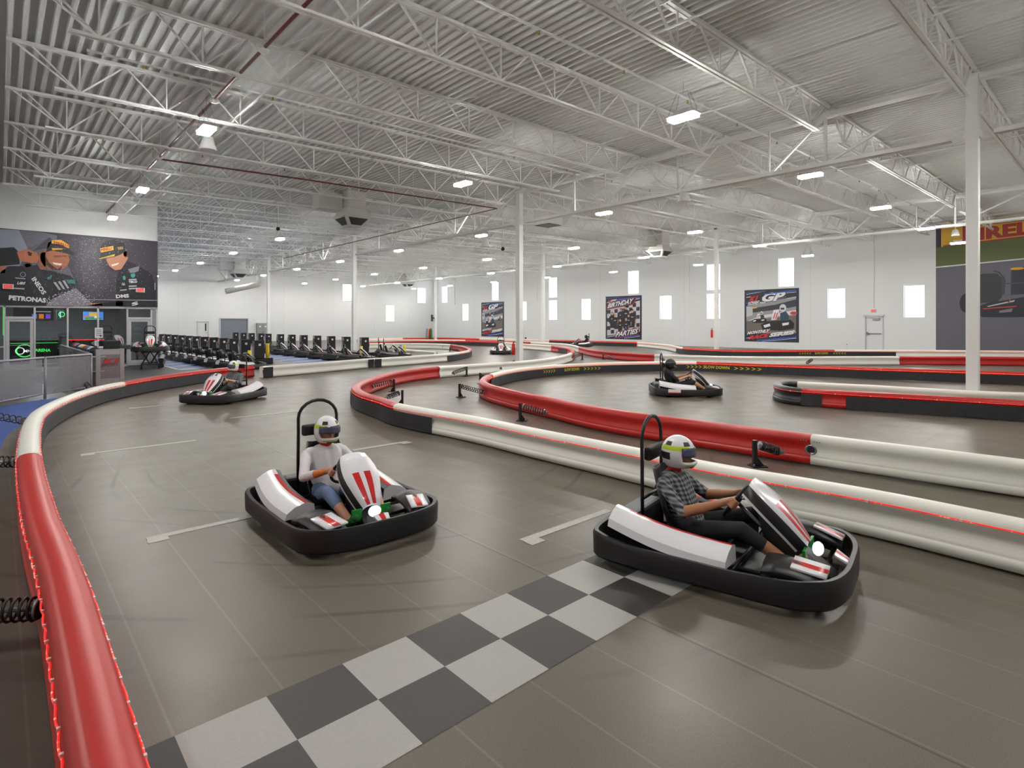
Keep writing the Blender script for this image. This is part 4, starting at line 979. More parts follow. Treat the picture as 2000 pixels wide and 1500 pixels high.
# ------------------------------------------------------------------ drivers
def capsule(mb, p, q, r1, r2, n=14):
    p, q = V(p), V(q); d = q-p; L = d.length; t = d/L if L > 1e-6 else V((0,0,1))
    pts = []; rad = []
    for k in range(5): a = math.pi/2*(1-k/5); pts.append(p - t*r1*math.sin(a)); rad.append(max(.0008, r1*math.cos(a)))
    pts.append(p); rad.append(r1); pts.append(q); rad.append(r2)
    for k in range(1, 6): a = math.pi/2*k/5; pts.append(q + t*r2*math.sin(a)); rad.append(max(.0008, r2*math.cos(a)))
    mb.tube(pts, rad, n)
def driver(label, loc, rz, pal, voxel=.010, fingers=True, tilt=0.0):
    root = thing('person', label, 'person', loc, rz); root.scale = (.93,.97,.985)
    caps = []
    def c(p, q, r1, r2, m): caps.append((V(p), V(q), r1, r2, m))
    c((-.30,-.07,.22),(-.30,.07,.22),.125,.125,'pants'); c((-.31,0,.22),(-.37,0,.36),.15,.145,'shirt'); c((-.37,-.03,.36),(-.44,-.04,.53),.145,.135,'shirt'); c((-.37,.03,.36),(-.44,.04,.53),.145,.135,'shirt')
    c((-.45,-.15,.575),(-.45,.15,.575),.07,.07,'shirt'); c((-.45,0,.60),(-.43,0,.66),.075,.06,'neck'); c((-.43,0,.66),(-.41,0,.72),.055,.055,'neck')
    c((-.40,0,.77),(-.395,0,.83),.088,.092,'skin'); c((-.35,0,.735),(-.34,0,.74),.05,.05,'skin'); c((-.305,0,.785),(-.292,0,.768),.013,.016,'skin')
    for s in (-1,1): c((-.318,s*.034,.812),(-.317,s*.036,.812),.014,.014,'skin')
    Cw = V((.10,0,.48)); n_ = V((-.8,0,.6)); e1 = V((0,1,0)); e2 = V((.6,0,.8))
    for s in (-1,1):
        sh, el = V((-.45,s*.19,.565)), V((-.24,s*.295,.41))
        c(sh, el, .058, .046, 'sleeve'); c(el, el.lerp(V((.04,s*.165,.50)), .45), .045, .042, 'fore')
        wr = V((.02,s*.172,.495)); c(el.lerp(V((.04,s*.165,.50)), .45), wr, .040, .028, 'wrist')
        th = math.radians(12); od = e1*s*math.cos(th)+e2*math.sin(th); rim = Cw+od*.15; tg = (-e1*s*math.sin(th)+e2*math.cos(th))
        if fingers:
            for o in (-.026,-.009,.008,.025): c(wr, rim+tg*o+n_*.026+od*.006, .022, .0135, 'skin')
            for o, l in ((-.030,.85),(-.010,.97),(.010,1.0),(.030,.92)):
                a_, b_, c_ = rim+tg*o+n_*.022+od*.014, rim+tg*o+od*.026-n_*.008, rim+tg*o+od*.004*l-n_*.027; d_ = rim+tg*o-od*.016*l-n_*.018
                c(a_, b_, .0108, .0100, 'skin'); c(b_, c_, .0098, .0092, 'skin'); c(c_, d_, .0090, .0080, 'skin')
            c(wr+tg*.015, rim+tg*.045+n_*.020-od*.008, .017, .012, 'skin'); c(rim+tg*.045+n_*.020-od*.008, rim+tg*.062+n_*.008-od*.020, .0115, .0095, 'skin')
        else: c(wr, rim+n_*.012, .03, .034, 'skin')
        hp, kn, an = V((-.28,s*.09,.20)), V((.20,s*.225,.345)), V((.54,s*.155,.145))
        c(hp, kn, .088, .062, 'pants'); c(kn, kn.lerp(an, .42), .060, .054, 'shin'); c(kn.lerp(an, .42), an, .052 if pal.get('calf') != 'skin' else .05, .036, 'calf'); c(an, an+V((.02,0,-.02)), .04, .042, 'shoe'); c(an+V((.0,0,-.03)), an+V((.09,s*.0,.065)), .042, .036, 'shoe')
    mb = MB()
    for p, q, r1, r2, m in caps: capsule(mb, p, q, r1, r2)
    me = mb.mesh('t', M['black']); ob = bpy.data.objects.new('t', me); COL.objects.link(ob)
    md = ob.modifiers.new('r', 'REMESH'); md.mode = 'VOXEL'; md.voxel_size = voxel; md.use_smooth_shade = True
    sm = ob.modifiers.new('s', 'SMOOTH'); sm.factor = .5; sm.iterations = 3 if fingers else 4
    dg = bpy.context.evaluated_depsgraph_get(); body = bpy.data.meshes.new_from_object(ob.evaluated_get(dg)); bpy.data.objects.remove(ob); bpy.data.meshes.remove(me)
    body.name = 'body'; keys = []
    for cc in caps:
        mm = pal.get(cc[4], pal['skin'] if cc[4] in ('skin',) else pal['shirt'])
        if mm not in keys: keys.append(mm)
    body.materials.clear()
    for k in keys: body.materials.append(M[k])
    n = len(body.polygons); ce = np.empty(n*3); body.polygons.foreach_get('center', ce); ce = ce.reshape(-1, 3)
    best = np.full(n, 9e9); mi = np.zeros(n, int)
    for p, q, r1, r2, m in caps:
        a = np.array(p); d = np.array(q)-a; f = np.clip(((ce-a)@d)/max(1e-9, d@d), 0, 1); dist = np.linalg.norm(ce-(a+f[:,None]*d), axis=1)-(r1+(r2-r1)*f)
        k = keys.index(pal.get(m, pal['skin'] if m == 'skin' else pal['shirt'])); sel = dist < best; best[sel] = dist[sel]; mi[sel] = k
    body.polygons.foreach_set('material_index', mi.astype(np.int32)); body.polygons.foreach_set('use_smooth', np.ones(n, bool)); body.update()
    put('body', body, root)
    # helmet: full-face shell with open eye port
    hc = V((-.395,0,.80)); b = MB(); NU, NV = 36, 24; idx = {}
    def hp_(i, j, k=1.0):
        a = math.pi*(i/NV); t = 2*math.pi*j/NU; x = math.sin(a)*math.cos(t); y = math.sin(a)*math.sin(t); z = math.cos(a)
        R = V((.150*x, .126*y, .150*z))
        if z < -.05 and x > 0: R.x += .035*x*min(1, (-z)*2.2)
        if z < -.72: R.z = -.150*.72-(R.z+.150*.72)*-.2
        return hc+R*k
    vs = [hp_(i, j) for i in range(NV+1) for j in range(NU)]
    def port(i, j):
        a = math.pi*((i+.5)/NV); t = (2*math.pi*(j+.5)/NU+math.pi) % (2*math.pi)-math.pi; return -.42 < math.cos(a) < .24 and abs(t) < 1.0
    fs, ms = [], []
    for i in range(NV):
        for j in range(NU):
            if i > NV-4: continue
            if port(i, j): continue
            a = math.pi*((i+.5)/NV); z = math.cos(a); t = (2*math.pi*(j+.5)/NU+math.pi) % (2*math.pi)-math.pi; k = 0
            if .24 < z < .46 and abs(t) > .5 : k = 1
            if .5 < z < .72 and (int((t+9)*2.2) % 3 == 0): k = 2
            if -.30 < z < .1 and abs(t) > 1.75: k = 2
            if -.62 < z < -.48 and abs(t) < .9: k = 1
            if z < -.62 and abs(t) < .45: k = 2
            fs.append((i*NU+j, (i+1)*NU+j, (i+1)*NU+(j+1)%NU, i*NU+(j+1)%NU)); ms.append(k)
    o_ = len(b.v); b.v += [tuple(p) for p in vs]; b.f += fs; b.m += ms; b.s += [True]*len(fs)
    hm = [M['kart_white'], M['lime'], M['kart_black']] if pal.get('helmet', 'white') == 'white' else [M['kart_black'], M['kart_grey'], M['black']]
    hel = b.build('helmet', hm, root)
    sd = hel.modifiers.new('thickness', 'SOLIDIFY'); sd.thickness = .016; sd.offset = -1
    vz = MB(); rows = []
    for i in range(9, 14):
        rows.append([hp_(i*.92+.6, j, 1.012) for j in [k for k in range(-6, 7)]])
    vz.grid(rows, 0, 0, True); v_ = vz.build('visor', M['visor'], hel); s2 = v_.modifiers.new('thickness', 'SOLIDIFY'); s2.thickness = .004
    return root
def racer(label_k, label_p, dep, right, hd, pal, number=None, plate=False, voxel=.010, fingers=True):
    loc = DR(dep, right); rz = yaw_of(*hd)
    new_kart(label_k, loc, rz, number, plate); driver(label_p, loc, rz, pal, voxel, fingers)
racer('black and white racing kart with red striped fairing, carrying the white-shirted driver', 'person in white shirt, jeans and white helmet driving in the left foreground', 5.33, -1.60, (-.76,.65),
      dict(shirt='white_cloth', sleeve='white_cloth', fore='white_cloth', wrist='orange_band', skin='skin', neck='red_cloth', pants='denim', shin='denim', calf='skin', shoe='shoe_green'), None, False, .0065)
racer('black and white racing kart crossing the checkered line in the right foreground', 'person in grey plaid shirt and black trousers driving over the checkered line', 4.42, 1.66, (-.60,.80),
      dict(shirt='plaid', sleeve='plaid', fore='skin_tan', wrist='skin_tan', skin='skin_tan', neck='red_cloth', pants='black_cloth', shin='black_cloth', calf='skin_tan', shoe='shoe_tan'), None, False, .0065)
racer('racing kart number fourteen rounding the left curve', 'person in plaid shirt and white helmet driving kart fourteen', 13.6, -6.95, (-.985,-.17),
      dict(shirt='plaid', sleeve='plaid', fore='plaid', wrist='skin', skin='skin', neck='red_cloth', pants='black_cloth', shin='black_cloth', calf='black_cloth', shoe='shoe_tan'), '14', False, .010)
racer('distant racing kart coming straight on between the loop column and the pit hairpin', 'person in dark top and white helmet in the distant kart facing the camera', 34.6, -.68, (-1,.03),
      dict(shirt='black_cloth', sleeve='black_cloth', fore='black_cloth', wrist='skin', skin='skin', neck='black_cloth', pants='black_cloth', shin='black_cloth', calf='black_cloth', shoe='shoe_tan'), '22' if 0 else None, False, .014, False)
racer('black racing kart seen from the side inside the loop', 'person in black top with bare forearms driving inside the loop', 14.7, 4.5, (-.12,1),
      dict(shirt='black_cloth', sleeve='black_cloth', fore='skin', wrist='skin', skin='skin', neck='black_cloth', pants='black_cloth', shin='skin', calf='skin', shoe='shoe_tan', helmet='black'), None, True, .010)
racer('far racing kart running along the wall barrier left of the birthday poster', 'person in dark clothes and dark helmet driving far away left of the birthday poster', 45.6, 5.62, (.25,-.95),
      dict(shirt='black_cloth', sleeve='black_cloth', fore='black_cloth', wrist='skin', skin='skin', neck='black_cloth', pants='black_cloth', shin='black_cloth', calf='black_cloth', shoe='black_cloth', helmet='black'), None, False, .014, False)
# parked karts
PK = {}
def parked(x, y, rz, label, group, z=0, dark=False):
    if dark in PK: return dup(PK[dark], (x, y, z), rz, label, group)
    PK[dark] = new_kart(label, (x, y, z), rz, None, False, group); dark_pods(PK[dark], dark); return PK[dark]
def dark_pods(k, dark):
    for ch in k.children:
        if dark and ch.name.startswith('side_pod'): ch.data.materials[0] = M['kart_black']
        if ch.name.startswith('headlight'): ch.data.materials[0] = M['grey_panel']
def y_at(px, X): return PXp(px, 700, X).y
for k, px in enumerate((446, 426, 402, 383, 366, 350, 336, 325, 315)):
    parked(7.28, 24.4+1.73*k, .42, 'parked kart in the left bay row, %s from the near end' % ORD[k], 'karts parked in the left bay row')
for k, px in enumerate((682.5, 653.5, 627, 603, 576, 551, 524)):
    parked(12.95, 25.6+1.76*k, -.6, 'parked kart in the right bay row, %s from the near end' % ORD[k], 'karts parked in the right bay row', 0, True)
parked(15.7, 26.6, -.55, 'parked kart rightmost of all, behind the yellow bollard', None, 0, True)
parked(16.45, 28.5, -.55, 'parked kart just right of the pit column', None, 0, True)
# charging cabinets on black kerbs
b = MB(); b.box((0,0,.135), (.95,29,.27), bev=.03); tag(b.build('kerb_island', M['rail_black'], None, (8.9, 41.2, 0)), 'long black kerb island carrying the left charging cabinets', 'kerb')
b = MB(); b.box((0,0,.135), (.95,28,.27), bev=.03); tag(b.build('kerb_island', M['rail_black'], None, (15.1, 42.2, 0)), 'long black kerb island carrying the right charging cabinets', 'kerb')
CAB = None
def cabinet(x, y, label, group, z=.27):
    global CAB
    if CAB is not None: return dup(CAB, (x, y, z), 0, label, group)
    r = CAB = thing('charging_cabinet', label, 'charger', (x, y, z), 0, group)
    MB().box((.03,0,.41), (.40,.36,.82), bev=.01).build('cabinet_body', M['black'], r)
    MB().box((-.185,.0,.42), (.03,.22,.74), bev=.006).build('front_panel', M['grey_panel'], r)
    MB().cyl((-.2,-.02,.62),(-.235,-.02,.62),.055,12).build('red_plug', M['red'], r)
    MB().tube(spline2([(-.21,-.02,.62),(-.30,-.10,.60),(-.34,-.24,.40),(-.30,-.30,.12),(-.2,-.34,.0)], 6, False), .016, 8).build('charging_cable', M['cable'], r)
    MB().box((.03,-.186,.62), (.10,.012,.10)).build('warning_sticker', M['kart_white'], r)
    MB().box((.235,.0,.15), (.02,.30,.2)).build('vent_panel', M['kart_grey'], r)
    return r
for k, px in enumerate((498, 472, 449, 430, 411, 393.6, 378, 364, 350, 336, 323, 313)): cabinet(8.72, y_at(px, 8.6), 'black charging cabinet of the left row, %s from the near end' % ORD[k], 'charging cabinets of the left row')
for k, px in enumerate((702, 667, 638, 611, 585, 562, 540, 516, 502, 484, 468, 453)): cabinet(14.85, y_at(px, 14.6), 'black charging cabinet of the right row, %s from the near end' % ORD[k], 'charging cabinets of the right row')
# yellow bollards with loop handles
BO = None
for (x, y, z), lab in (((8.2,26.3,0),'yellow looped bollard in front of the left cabinet kerb'),((9.2,26.95,.27),'yellow looped bollard at the end of the left cabinet kerb'),((14.2,27.5,0),'yellow looped bollard left of the pit column'),((16.71,27.3,0),'rightmost yellow looped bollard by the last parked kart')):
    if BO: dup(BO, (x, y, z), -.73, lab); continue
    BO = thing('bollard', lab, 'bollard', (x, y, z), -.73)
    MB().cyl((0,0,0),(0,0,.66),.075,16).cyl((0,0,.0),(0,0,.02),.13,16).build('post', M['yellow'], BO)
    for s in (-1,1): MB().tube([(0,s*.06,.46),(0,s*.13,.44),(0,s*.165,.36),(0,s*.165,.26),(0,s*.13,.18),(0,s*.06,.16)], .022, 8).build('handle', M['yellow'], BO)
# karts raised on lifts by the storefront
def lift(x, y, rz, label):
    r = thing('kart_lift', label, 'kart lift', (x, y, 0), rz)
    b = MB(); 
    for s in (-1,1): b.bar((-.65,s*.3,.69),(.65,s*.3,.69),.04,.04)
    for x_ in (-.6,.6): b.bar((x_,-.32,.69),(x_,.32,.69),.04,.04)
    b.build('top_frame', M['black_steel'], r)
    b = MB()
    for s in (-1,1):
        b.bar((-.5,s*.3,.2),(.5,s*.3,.2),.04,.04)
    for x_ in (-.5,.5): b.bar((x_,-.3,.2),(x_,.3,.2),.04,.04)
    b.build('base_frame', M['red'] if 0 else M['black_steel'], r)
    for x_ in (-.42,.42):
        b = MB(); b.bar((x_,-.28,.2),(x_,-.02,.68),.03,.03).bar((x_,-.02,.2),(x_,-.28,.68),.03,.03).bar((x_,.28,.2),(x_,.02,.68),.03,.03).bar((x_,.02,.2),(x_,.28,.68),.03,.03)
        b.bar((x_,0,.205),(x_,.01,.215),.56,.02).build('scissor_leg', M['black_steel'], r)
    for x_ in (-.5,.5):
        for s in (-1,1): MB().cyl((x_,s*.3-.02,.075),(x_,s*.3+.02,.075),.075,14).bar((x_,s*.3,.08),(x_,s*.3,.2),.03,.03).build('caster', M['tyre'], r)
c = G(282, 721); rz = math.atan2(-c.y, -c.x)+.0
lift(c.x+.25, c.y+.3, rz, 'wheeled black scissor lift holding the raised kart by the storefront'); parked(c.x+.25, c.y+.3, rz, 'kart raised on a wheeled lift in front of the glass door', None, .69)
c2 = G(222, 716); lift(c2.x+.1, c2.y+.6, rz+.5, 'black scissor lift hidden behind the metal lectern'); parked(c2.x+.1, c2.y+.6, rz+.5, 'kart raised on a lift behind the metal lectern', None, .69)
# ================================================================== POSTERS AND MURALS
NAVY, INK, WHT, RED_, BLUE_, GREY_ = (40,44,56), (30,30,36), (228,228,232), (204,44,44), (52,98,200), (128,130,138)
def rpr(px, py): p = PXp(px, py, WX-.03); return (-p.y, p.z)
def poster(corners, label, zoom, art):
    """corners px: left, top-left y, right, bottom y (right wall)"""
    (x0, yt, x1, yb) = corners; a, c = rpr(x0, yt), rpr(x1, yb)
    r = thing('wall_banner', label, 'banner', (WX, -(a[0]+c[0])/2, c[1]))
    adopt(MB().box((WX-.012, -(a[0]+c[0])/2, (a[1]+c[1])/2), (.024, abs(a[0]-c[0]), abs(a[1]-c[1]))).build('banner_panel', flat(NAVY)), r)
    ox, oy, s = zoom; Zf = lambda x, y: rpr(ox+x/s, oy+y/s)
    art(lambda: Print((WX-.026, 0, 0), (0,-1,0), (0,0,1), .0025), Zf, r)
def word(mk, Zf, r, lay, *layers):
    q = mk(); q.lay = lay
    for st, p0, p1, pu, c, sh, off in layers: q.text(st, Zf(*p0), Zf(*p1), Zf(*pu), c, sh, off); q.up()
    adopt(q.build('banner_lettering'), r)
def T(pr, Zf, s, p0, pr_, pu, c, sh=.0, off=.02): pr.text(s, Zf(*p0), Zf(*pr_), Zf(*pu), c, sh, off)
def stripes(pr, Zf, L):
    for x0, y0, x1, y1, h, c in L: pr.poly([Zf(x0,y0+h), Zf(x1,y1+h), Zf(x1+h*.3,y1), Zf(x0+h*.3,y0)], c)
def kart_pic(pr, Zf, x, y, s, face=-1):
    P = lambda a, b_: Zf(x+a*s*face*-1, y+b_*s)
    pr.poly([P(-110,20),P(-60,-6),P(120,-20),P(150,10),P(145,50),P(40,66),P(-95,58)], INK); pr.up()
    pr.poly([P(-10,-95),P(35,-100),P(12,-20),P(-30,-15)], WHT); pr.poly([P(-90,24),P(-40,10),P(-35,30),P(-80,44)], WHT); pr.poly([P(55,8),P(110,0),P(105,20),P(60,28)], WHT); pr.up()
    pr.poly([P(0,-75),P(8,-75),P(-8,-25),P(-16,-25)], RED_); pr.poly([P(18,-75),P(26,-75),P(8,-25),P(0,-25)], RED_)
    pr.poly([P(40,-70),P(85,-85),P(110,-50),P(105,-10),P(45,-10)], (36,66,84)); pr.ell(*P(62,-110), *[abs(rr) for rr in (Zf(x+26*s,y)[0]-Zf(x,y)[0], Zf(x,y+30*s)[1]-Zf(x,y)[1])], (200,204,210)); pr.up()
    pr.poly([P(44,-112),P(74,-112),P(72,-98),P(46,-98)], INK)
def art_race(sub, junior):
    def art(mk, Zf, r):
        p = mk()
        p.poly([Zf(205,560),Zf(205,1160),Zf(1325,1160),Zf(1325,330)], (148,146,150)); p.up()
        p.poly([Zf(205,890),Zf(205,1160),Zf(1325,1120),Zf(1325,760)], (110,100,94)); p.poly([Zf(205,560),Zf(345,580),Zf(345,760),Zf(205,800)], (190,190,196))
        p.poly([Zf(345,600),Zf(860,520),Zf(1325,400),Zf(1325,560),Zf(1000,620),Zf(350,700)], (52,54,62)); p.poly([Zf(205,900),Zf(560,760),Zf(1325,640),Zf(1325,740),Zf(700,800)], (214,214,218)); p.up()
        if not junior: p.ell(*Zf(1270,710), abs(Zf(70,0)[0]-Zf(0,0)[0]), abs(Zf(0,35)[1]-Zf(0,0)[1]), (190,60,60)); p.poly([Zf(345,580),Zf(445,565),Zf(440,600),Zf(345,612)], (220,180,50))
        else:
            for k in range(6): p.ell(*Zf(260+190*k, 640-30*k+20*(k%2)), .10, .12, ((90,80,160),(60,70,120),(190,140,110),(120,120,130))[k % 4])
        p.up(); kart_pic(p, Zf, 470, 850, 1.3); kart_pic(p, Zf, 850, 915, 2.9) if not junior else (kart_pic(p, Zf, 620, 930, 2.3), kart_pic(p, Zf, 1120, 760, 1.0)); p.up()
        stripes(p, Zf, [(205,245,640,215,12,BLUE_),(205,285,620,215,9,WHT),(600,270,1330,185,26,BLUE_),(1110,250,1335,228,10,WHT),(1110,380,1335,345,10,WHT),(205,350,300,335,14,WHT),(205,480,260,475,16,BLUE_),(440,1315,1330,1240,26,BLUE_),(800,1325,1330,1270,10,WHT),(205,1270,290,1262,12,WHT),(560,1340,800,1318,8,WHT)])
        p.poly([Zf(205,330),Zf(1325,150),Zf(1325,200),Zf(205,240)], NAVY) if 0 else None
        adopt(p.build('banner_artwork'), r)
        word(mk, Zf, r, 8, ('GP',(500,470),(1010,440),(615,240),INK,0,.07), ('GP',(505,462),(1005,430),(620,255),WHT,0,.05))
        word(mk, Zf, r, 11, ('K1',(262,470),(458,434),(298,340),INK,.1,.09), ('K1',(268,465),(450,432),(300,345),RED_,.1,.06))
        for st, a0, a1, au, c, sh, of in (('SPEED',(235,500),(500,470),(245,455),WHT,.2,.04),('GRAND PRIX',(232,545),(650,480),(242,505),WHT,.2,.03),('MONTHLY',(215,1200),(725,1135),(240,1130),WHT,.15,.05),('RACE',(255,1315),(700,1255),(285,1220),RED_,.15,.06),('SERIES',(712,1255),(1280,1185),(740,1165),WHT,.15,.06),
            (sub,(560,560),(1310,420),(580,490),GREY_,.1,.01) if junior else (sub,(900,420),(1085,395),(915,360),GREY_,.1,.02)): word(mk, Zf, r, 9, (st,a0,a1,au,c,sh,of))
    return art
poster((1454,567,1560,669), 'black and white adult race series banner with red and white lettering', (1440,550,11.54), art_race('ADULT', False))
s3 = 1230/44.0
poster((940,591,984,658), 'narrow junior and teen race series banner on the far right wall', (940-160/s3, 591-190/(1195/67.0)*1.0, s3), lambda mk, Zf, r: art_race('JUNIOR AND TEEN', True)(mk, lambda x, y: rpr(940+(x-160)/s3, (590.5+(984-940-(x-160)/s3)*0+ (y-190+((x-160)/1230)*0)/17.8) - (1-(x-160)/1230)*0), r))
def art_party(mk, Zf, r):
    p = mk()
    p.poly([Zf(215,470),Zf(215,1240),Zf(1090,1130),Zf(1090,300)], (196,194,202)); p.up()
    for i in range(10):
        for j in range(9):
            if (i+j) % 2: continue
            x, y = 215+97*j, 330+108*i-10*j
            if y < 520-.32*(x-215)-10 or y+104 > 1250-.1*(x-215) or x > 1000: continue
            p.poly([Zf(x,y+8),Zf(x+92,y),Zf(x+90,y+100),Zf(x+2,y+108)], (46,44,54))
    p.up()
    ppl = [(355,640,1.15,(70,50,40)),(430,700,1.0,(150,110,60)),(580,540,1.15,(60,60,140)),(665,560,1.1,(40,36,34)),(720,480,1.25,(50,40,36)),(890,570,1.3,(110,80,60)),(795,700,.95,(160,90,60)),(570,820,1.0,(130,90,70)),(728,800,1.0,(200,180,150))]
    for x, y, s_, hair in ppl:
        p.up(); p.poly([Zf(x-28*s_,y+45*s_),Zf(x+28*s_,y+45*s_),Zf(x+72*s_,y+85*s_),Zf(x+80*s_,y+200*s_),Zf(x+52*s_,y+250*s_),Zf(x+50*s_,y+340*s_),Zf(x-50*s_,y+340*s_),Zf(x-52*s_,y+250*s_),Zf(x-80*s_,y+200*s_),Zf(x-72*s_,y+85*s_)], (30,29,34))
        p.up(); p.poly([Zf(x+62*s_,y+170*s_),Zf(x+82*s_,y+170*s_),Zf(x+70*s_,y+290*s_),Zf(x+54*s_,y+290*s_)], (190,150,120)); p.ell(*Zf(x,y+10*s_), abs(Zf(26*s_,0)[0]-Zf(0,0)[0]), abs(Zf(0,34*s_)[1]-Zf(0,0)[1]), (196,156,130)); p.poly([Zf(x-28*s_,y),Zf(x-16*s_,y-30*s_),Zf(x+16*s_,y-30*s_),Zf(x+28*s_,y),Zf(x,y-10*s_)], hair); p.rect(*Zf(x-26*s_,y+140*s_), *Zf(x+26*s_,y+122*s_), (180,180,186))
    p.up(); p.poly([Zf(700,1000),Zf(740,1000),Zf(745,1060),Zf(705,1060)], (90,90,170)); p.poly([Zf(775,1000),Zf(812,1000),Zf(815,1055),Zf(785,1055)], (90,90,170))
    stripes(p, Zf, [(215,250,560,205,10,BLUE_),(490,265,1085,205,30,BLUE_),(980,260,1090,240,14,WHT),(215,350,480,318,12,WHT),(215,1270,450,1230,12,WHT),(400,1290,1090,1210,22,BLUE_),(680,1300,1090,1245,9,WHT)])
    adopt(p.build('banner_artwork'), r)
    q = mk(); q.lay = 24
    q.poly([Zf(218,545),Zf(250,360),Zf(1005,205),Zf(940,400)], RED_); q.poly([Zf(435,1310),Zf(468,1125),Zf(1085,1015),Zf(1070,1195)], RED_); q.up()
    q.poly([Zf(230,530),Zf(258,368),Zf(990,215),Zf(930,390)], NAVY); q.poly([Zf(446,1295),Zf(478,1133),Zf(1075,1025),Zf(1060,1188)], NAVY)
    adopt(q.build('lettering_plate'), r)
    for w_ in (('BIRTHDAY',(235,510),(905,370),(265,380),WHT,.15,.03),('PARTIES',(450,1275),(1035,1175),(480,1140),WHT,.15,.03),('K1',(245,340),(312,328),(255,292),RED_,.1,.06),('SPEED',(318,328),(480,300),(326,288),WHT,.2,.04)): word(mk, Zf, r, 27, w_)
poster((1183,579.5,1253,663.5), 'birthday parties banner with a group of children before a chequered backdrop', (1170,565,13.64), art_party)
# right-hand racing car mural
r = thing('wall_mural', 'very large racing car photo mural on the right wall', 'mural', (WX, 4, 0))
adopt(MB().box((WX-.01, -.5, 4.02), (.02, 17.1, 7.7)).build('mural_panel', flat((92,90,102))), r)
Zr = lambda x, y: rpr(1800+x/5, 400+y/5)
p = Print((WX-.022,0,0), (0,-1,0), (0,0,1), .0025)
eY = 6.0
def band(x0, y0, x1, y1, x2, y2, x3, y3, c): p.poly([Zr(x0,y0),Zr(x1,y1),Zr(x2,y2),Zr(x3,y3)], c)
band(140,605, 1400,480, 1400,60, 140,182, (84,94,48)); p.up()
band(140,420, 1400,255, 1400,60, 140,182, (206,164,48)); band(140,605, 1400,482, 1400,494, 140,617, (214,214,216)); p.up()
band(140,420, 190,414, 190,178, 140,182, (50,48,62)); band(190,185, 1400,68, 1400,56, 190,176, (150,40,44)); band(400,215, 1400,120, 1400,95, 400,195, (150,40,44)); band(400,390, 440,386, 440,200, 400,205, (150,40,44)); band(210,410,1400,270,1400,258,210,398,(150,40,44)); p.up()
p.text('PIRELLI', Zr(430,362), Zr(1270,262), Zr(430,240), (150,36,40), 0, .05)
p.ell(*Zr(430,960), .28, .55, (26,26,30)); p.poly([Zr(545,690),Zr(600,672),Zr(740,670),Zr(790,720),Zr(785,900),Zr(740,950),Zr(560,960),Zr(530,900)], (40,40,46)); p.up()
p.poly([Zr(560,990),Zr(640,960),Zr(1000,900),Zr(1400,860),Zr(1400,1090),Zr(560,1090)], (24,26,36)); p.poly([Zr(875,640),Zr(1000,605),Zr(1400,590),Zr(1400,880),Zr(870,880)], (34,36,48)); p.poly([Zr(780,690),Zr(820,730),Zr(812,880),Zr(782,880)], (50,56,74)); p.poly([Zr(700,640),Zr(760,652),Zr(815,715),Zr(800,720),Zr(750,665),Zr(700,650)], (40,46,66)); p.up()
p.ell(*Zr(935,623), .3, .07, (220,160,40)); p.poly([Zr(600,1012),Zr(930,985),Zr(925,995),Zr(600,1020)], (200,50,44)); p.poly([Zr(640,990),Zr(910,930),Zr(905,945),Zr(650,996)], (190,192,200)); p.poly([Zr(835,960),Zr(870,915),Zr(858,960)], (220,150,40))
p.poly([Zr(800,765),Zr(1400,740),Zr(1400,752),Zr(800,775)], (60,62,74)); p.poly([Zr(800,882),Zr(1400,850),Zr(1400,868),Zr(800,892)], (80,82,92)); p.poly([Zr(760,1035),Zr(890,1010),Zr(880,1045),Zr(760,1055)], (110,110,118)); p.poly([Zr(590,1085),Zr(1400,1078),Zr(1400,1092),Zr(590,1098)], INK)
adopt(p.build('mural_print'), r)
# left mural: two racers celebrating
r = thing('wall_mural', 'large photo mural of two celebrating racers in caps above the glass storefront', 'mural', (2, MY, 2.6))
adopt(MB().box(((-3.5+SX)/2, MY-.012, (2.58+5.52)/2), (SX+3.5, .024, 5.52-2.58)).build('mural_panel', flat((62,58,68))), r)
def mpr(px, py): q = PYp(px, py, MY-.03); return (q.x, q.z)
Zm = lambda x, y: mpr(x/6.25, 430+y/6.25)
p = Print((0, MY-.026, 0), (1,0,0), (0,0,1), .0025)
def pg(c, *pts): p.poly([Zm(*k) for k in pts], c)
def el(c, x, y, a, b_, rot=0): p.ell(*Zm(x,y), a*.00286, b_*.00316, c, 22, rot)
pg((96,94,106),(0,110),(520,160),(760,420),(900,700),(900,1050),(0,1040)); p.up()
pg((140,146,162),(0,110),(230,120),(340,330),(240,560),(0,560)); pg((104,106,118),(230,120),(520,150),(700,190),(690,240),(540,240),(380,330),(330,330)); pg((72,69,79),(980,250),(1150,215),(1290,260),(1230,500),(1330,760),(1180,960),(1000,860),(900,640)); p.up(); pg((80,78,87),(1040,330),(1180,300),(1200,520),(1240,760),(1120,900),(1010,760),(980,520))
pg((136,132,146),(540,1045),(700,900),(930,830),(1060,960),(1170,1045)); p.up()
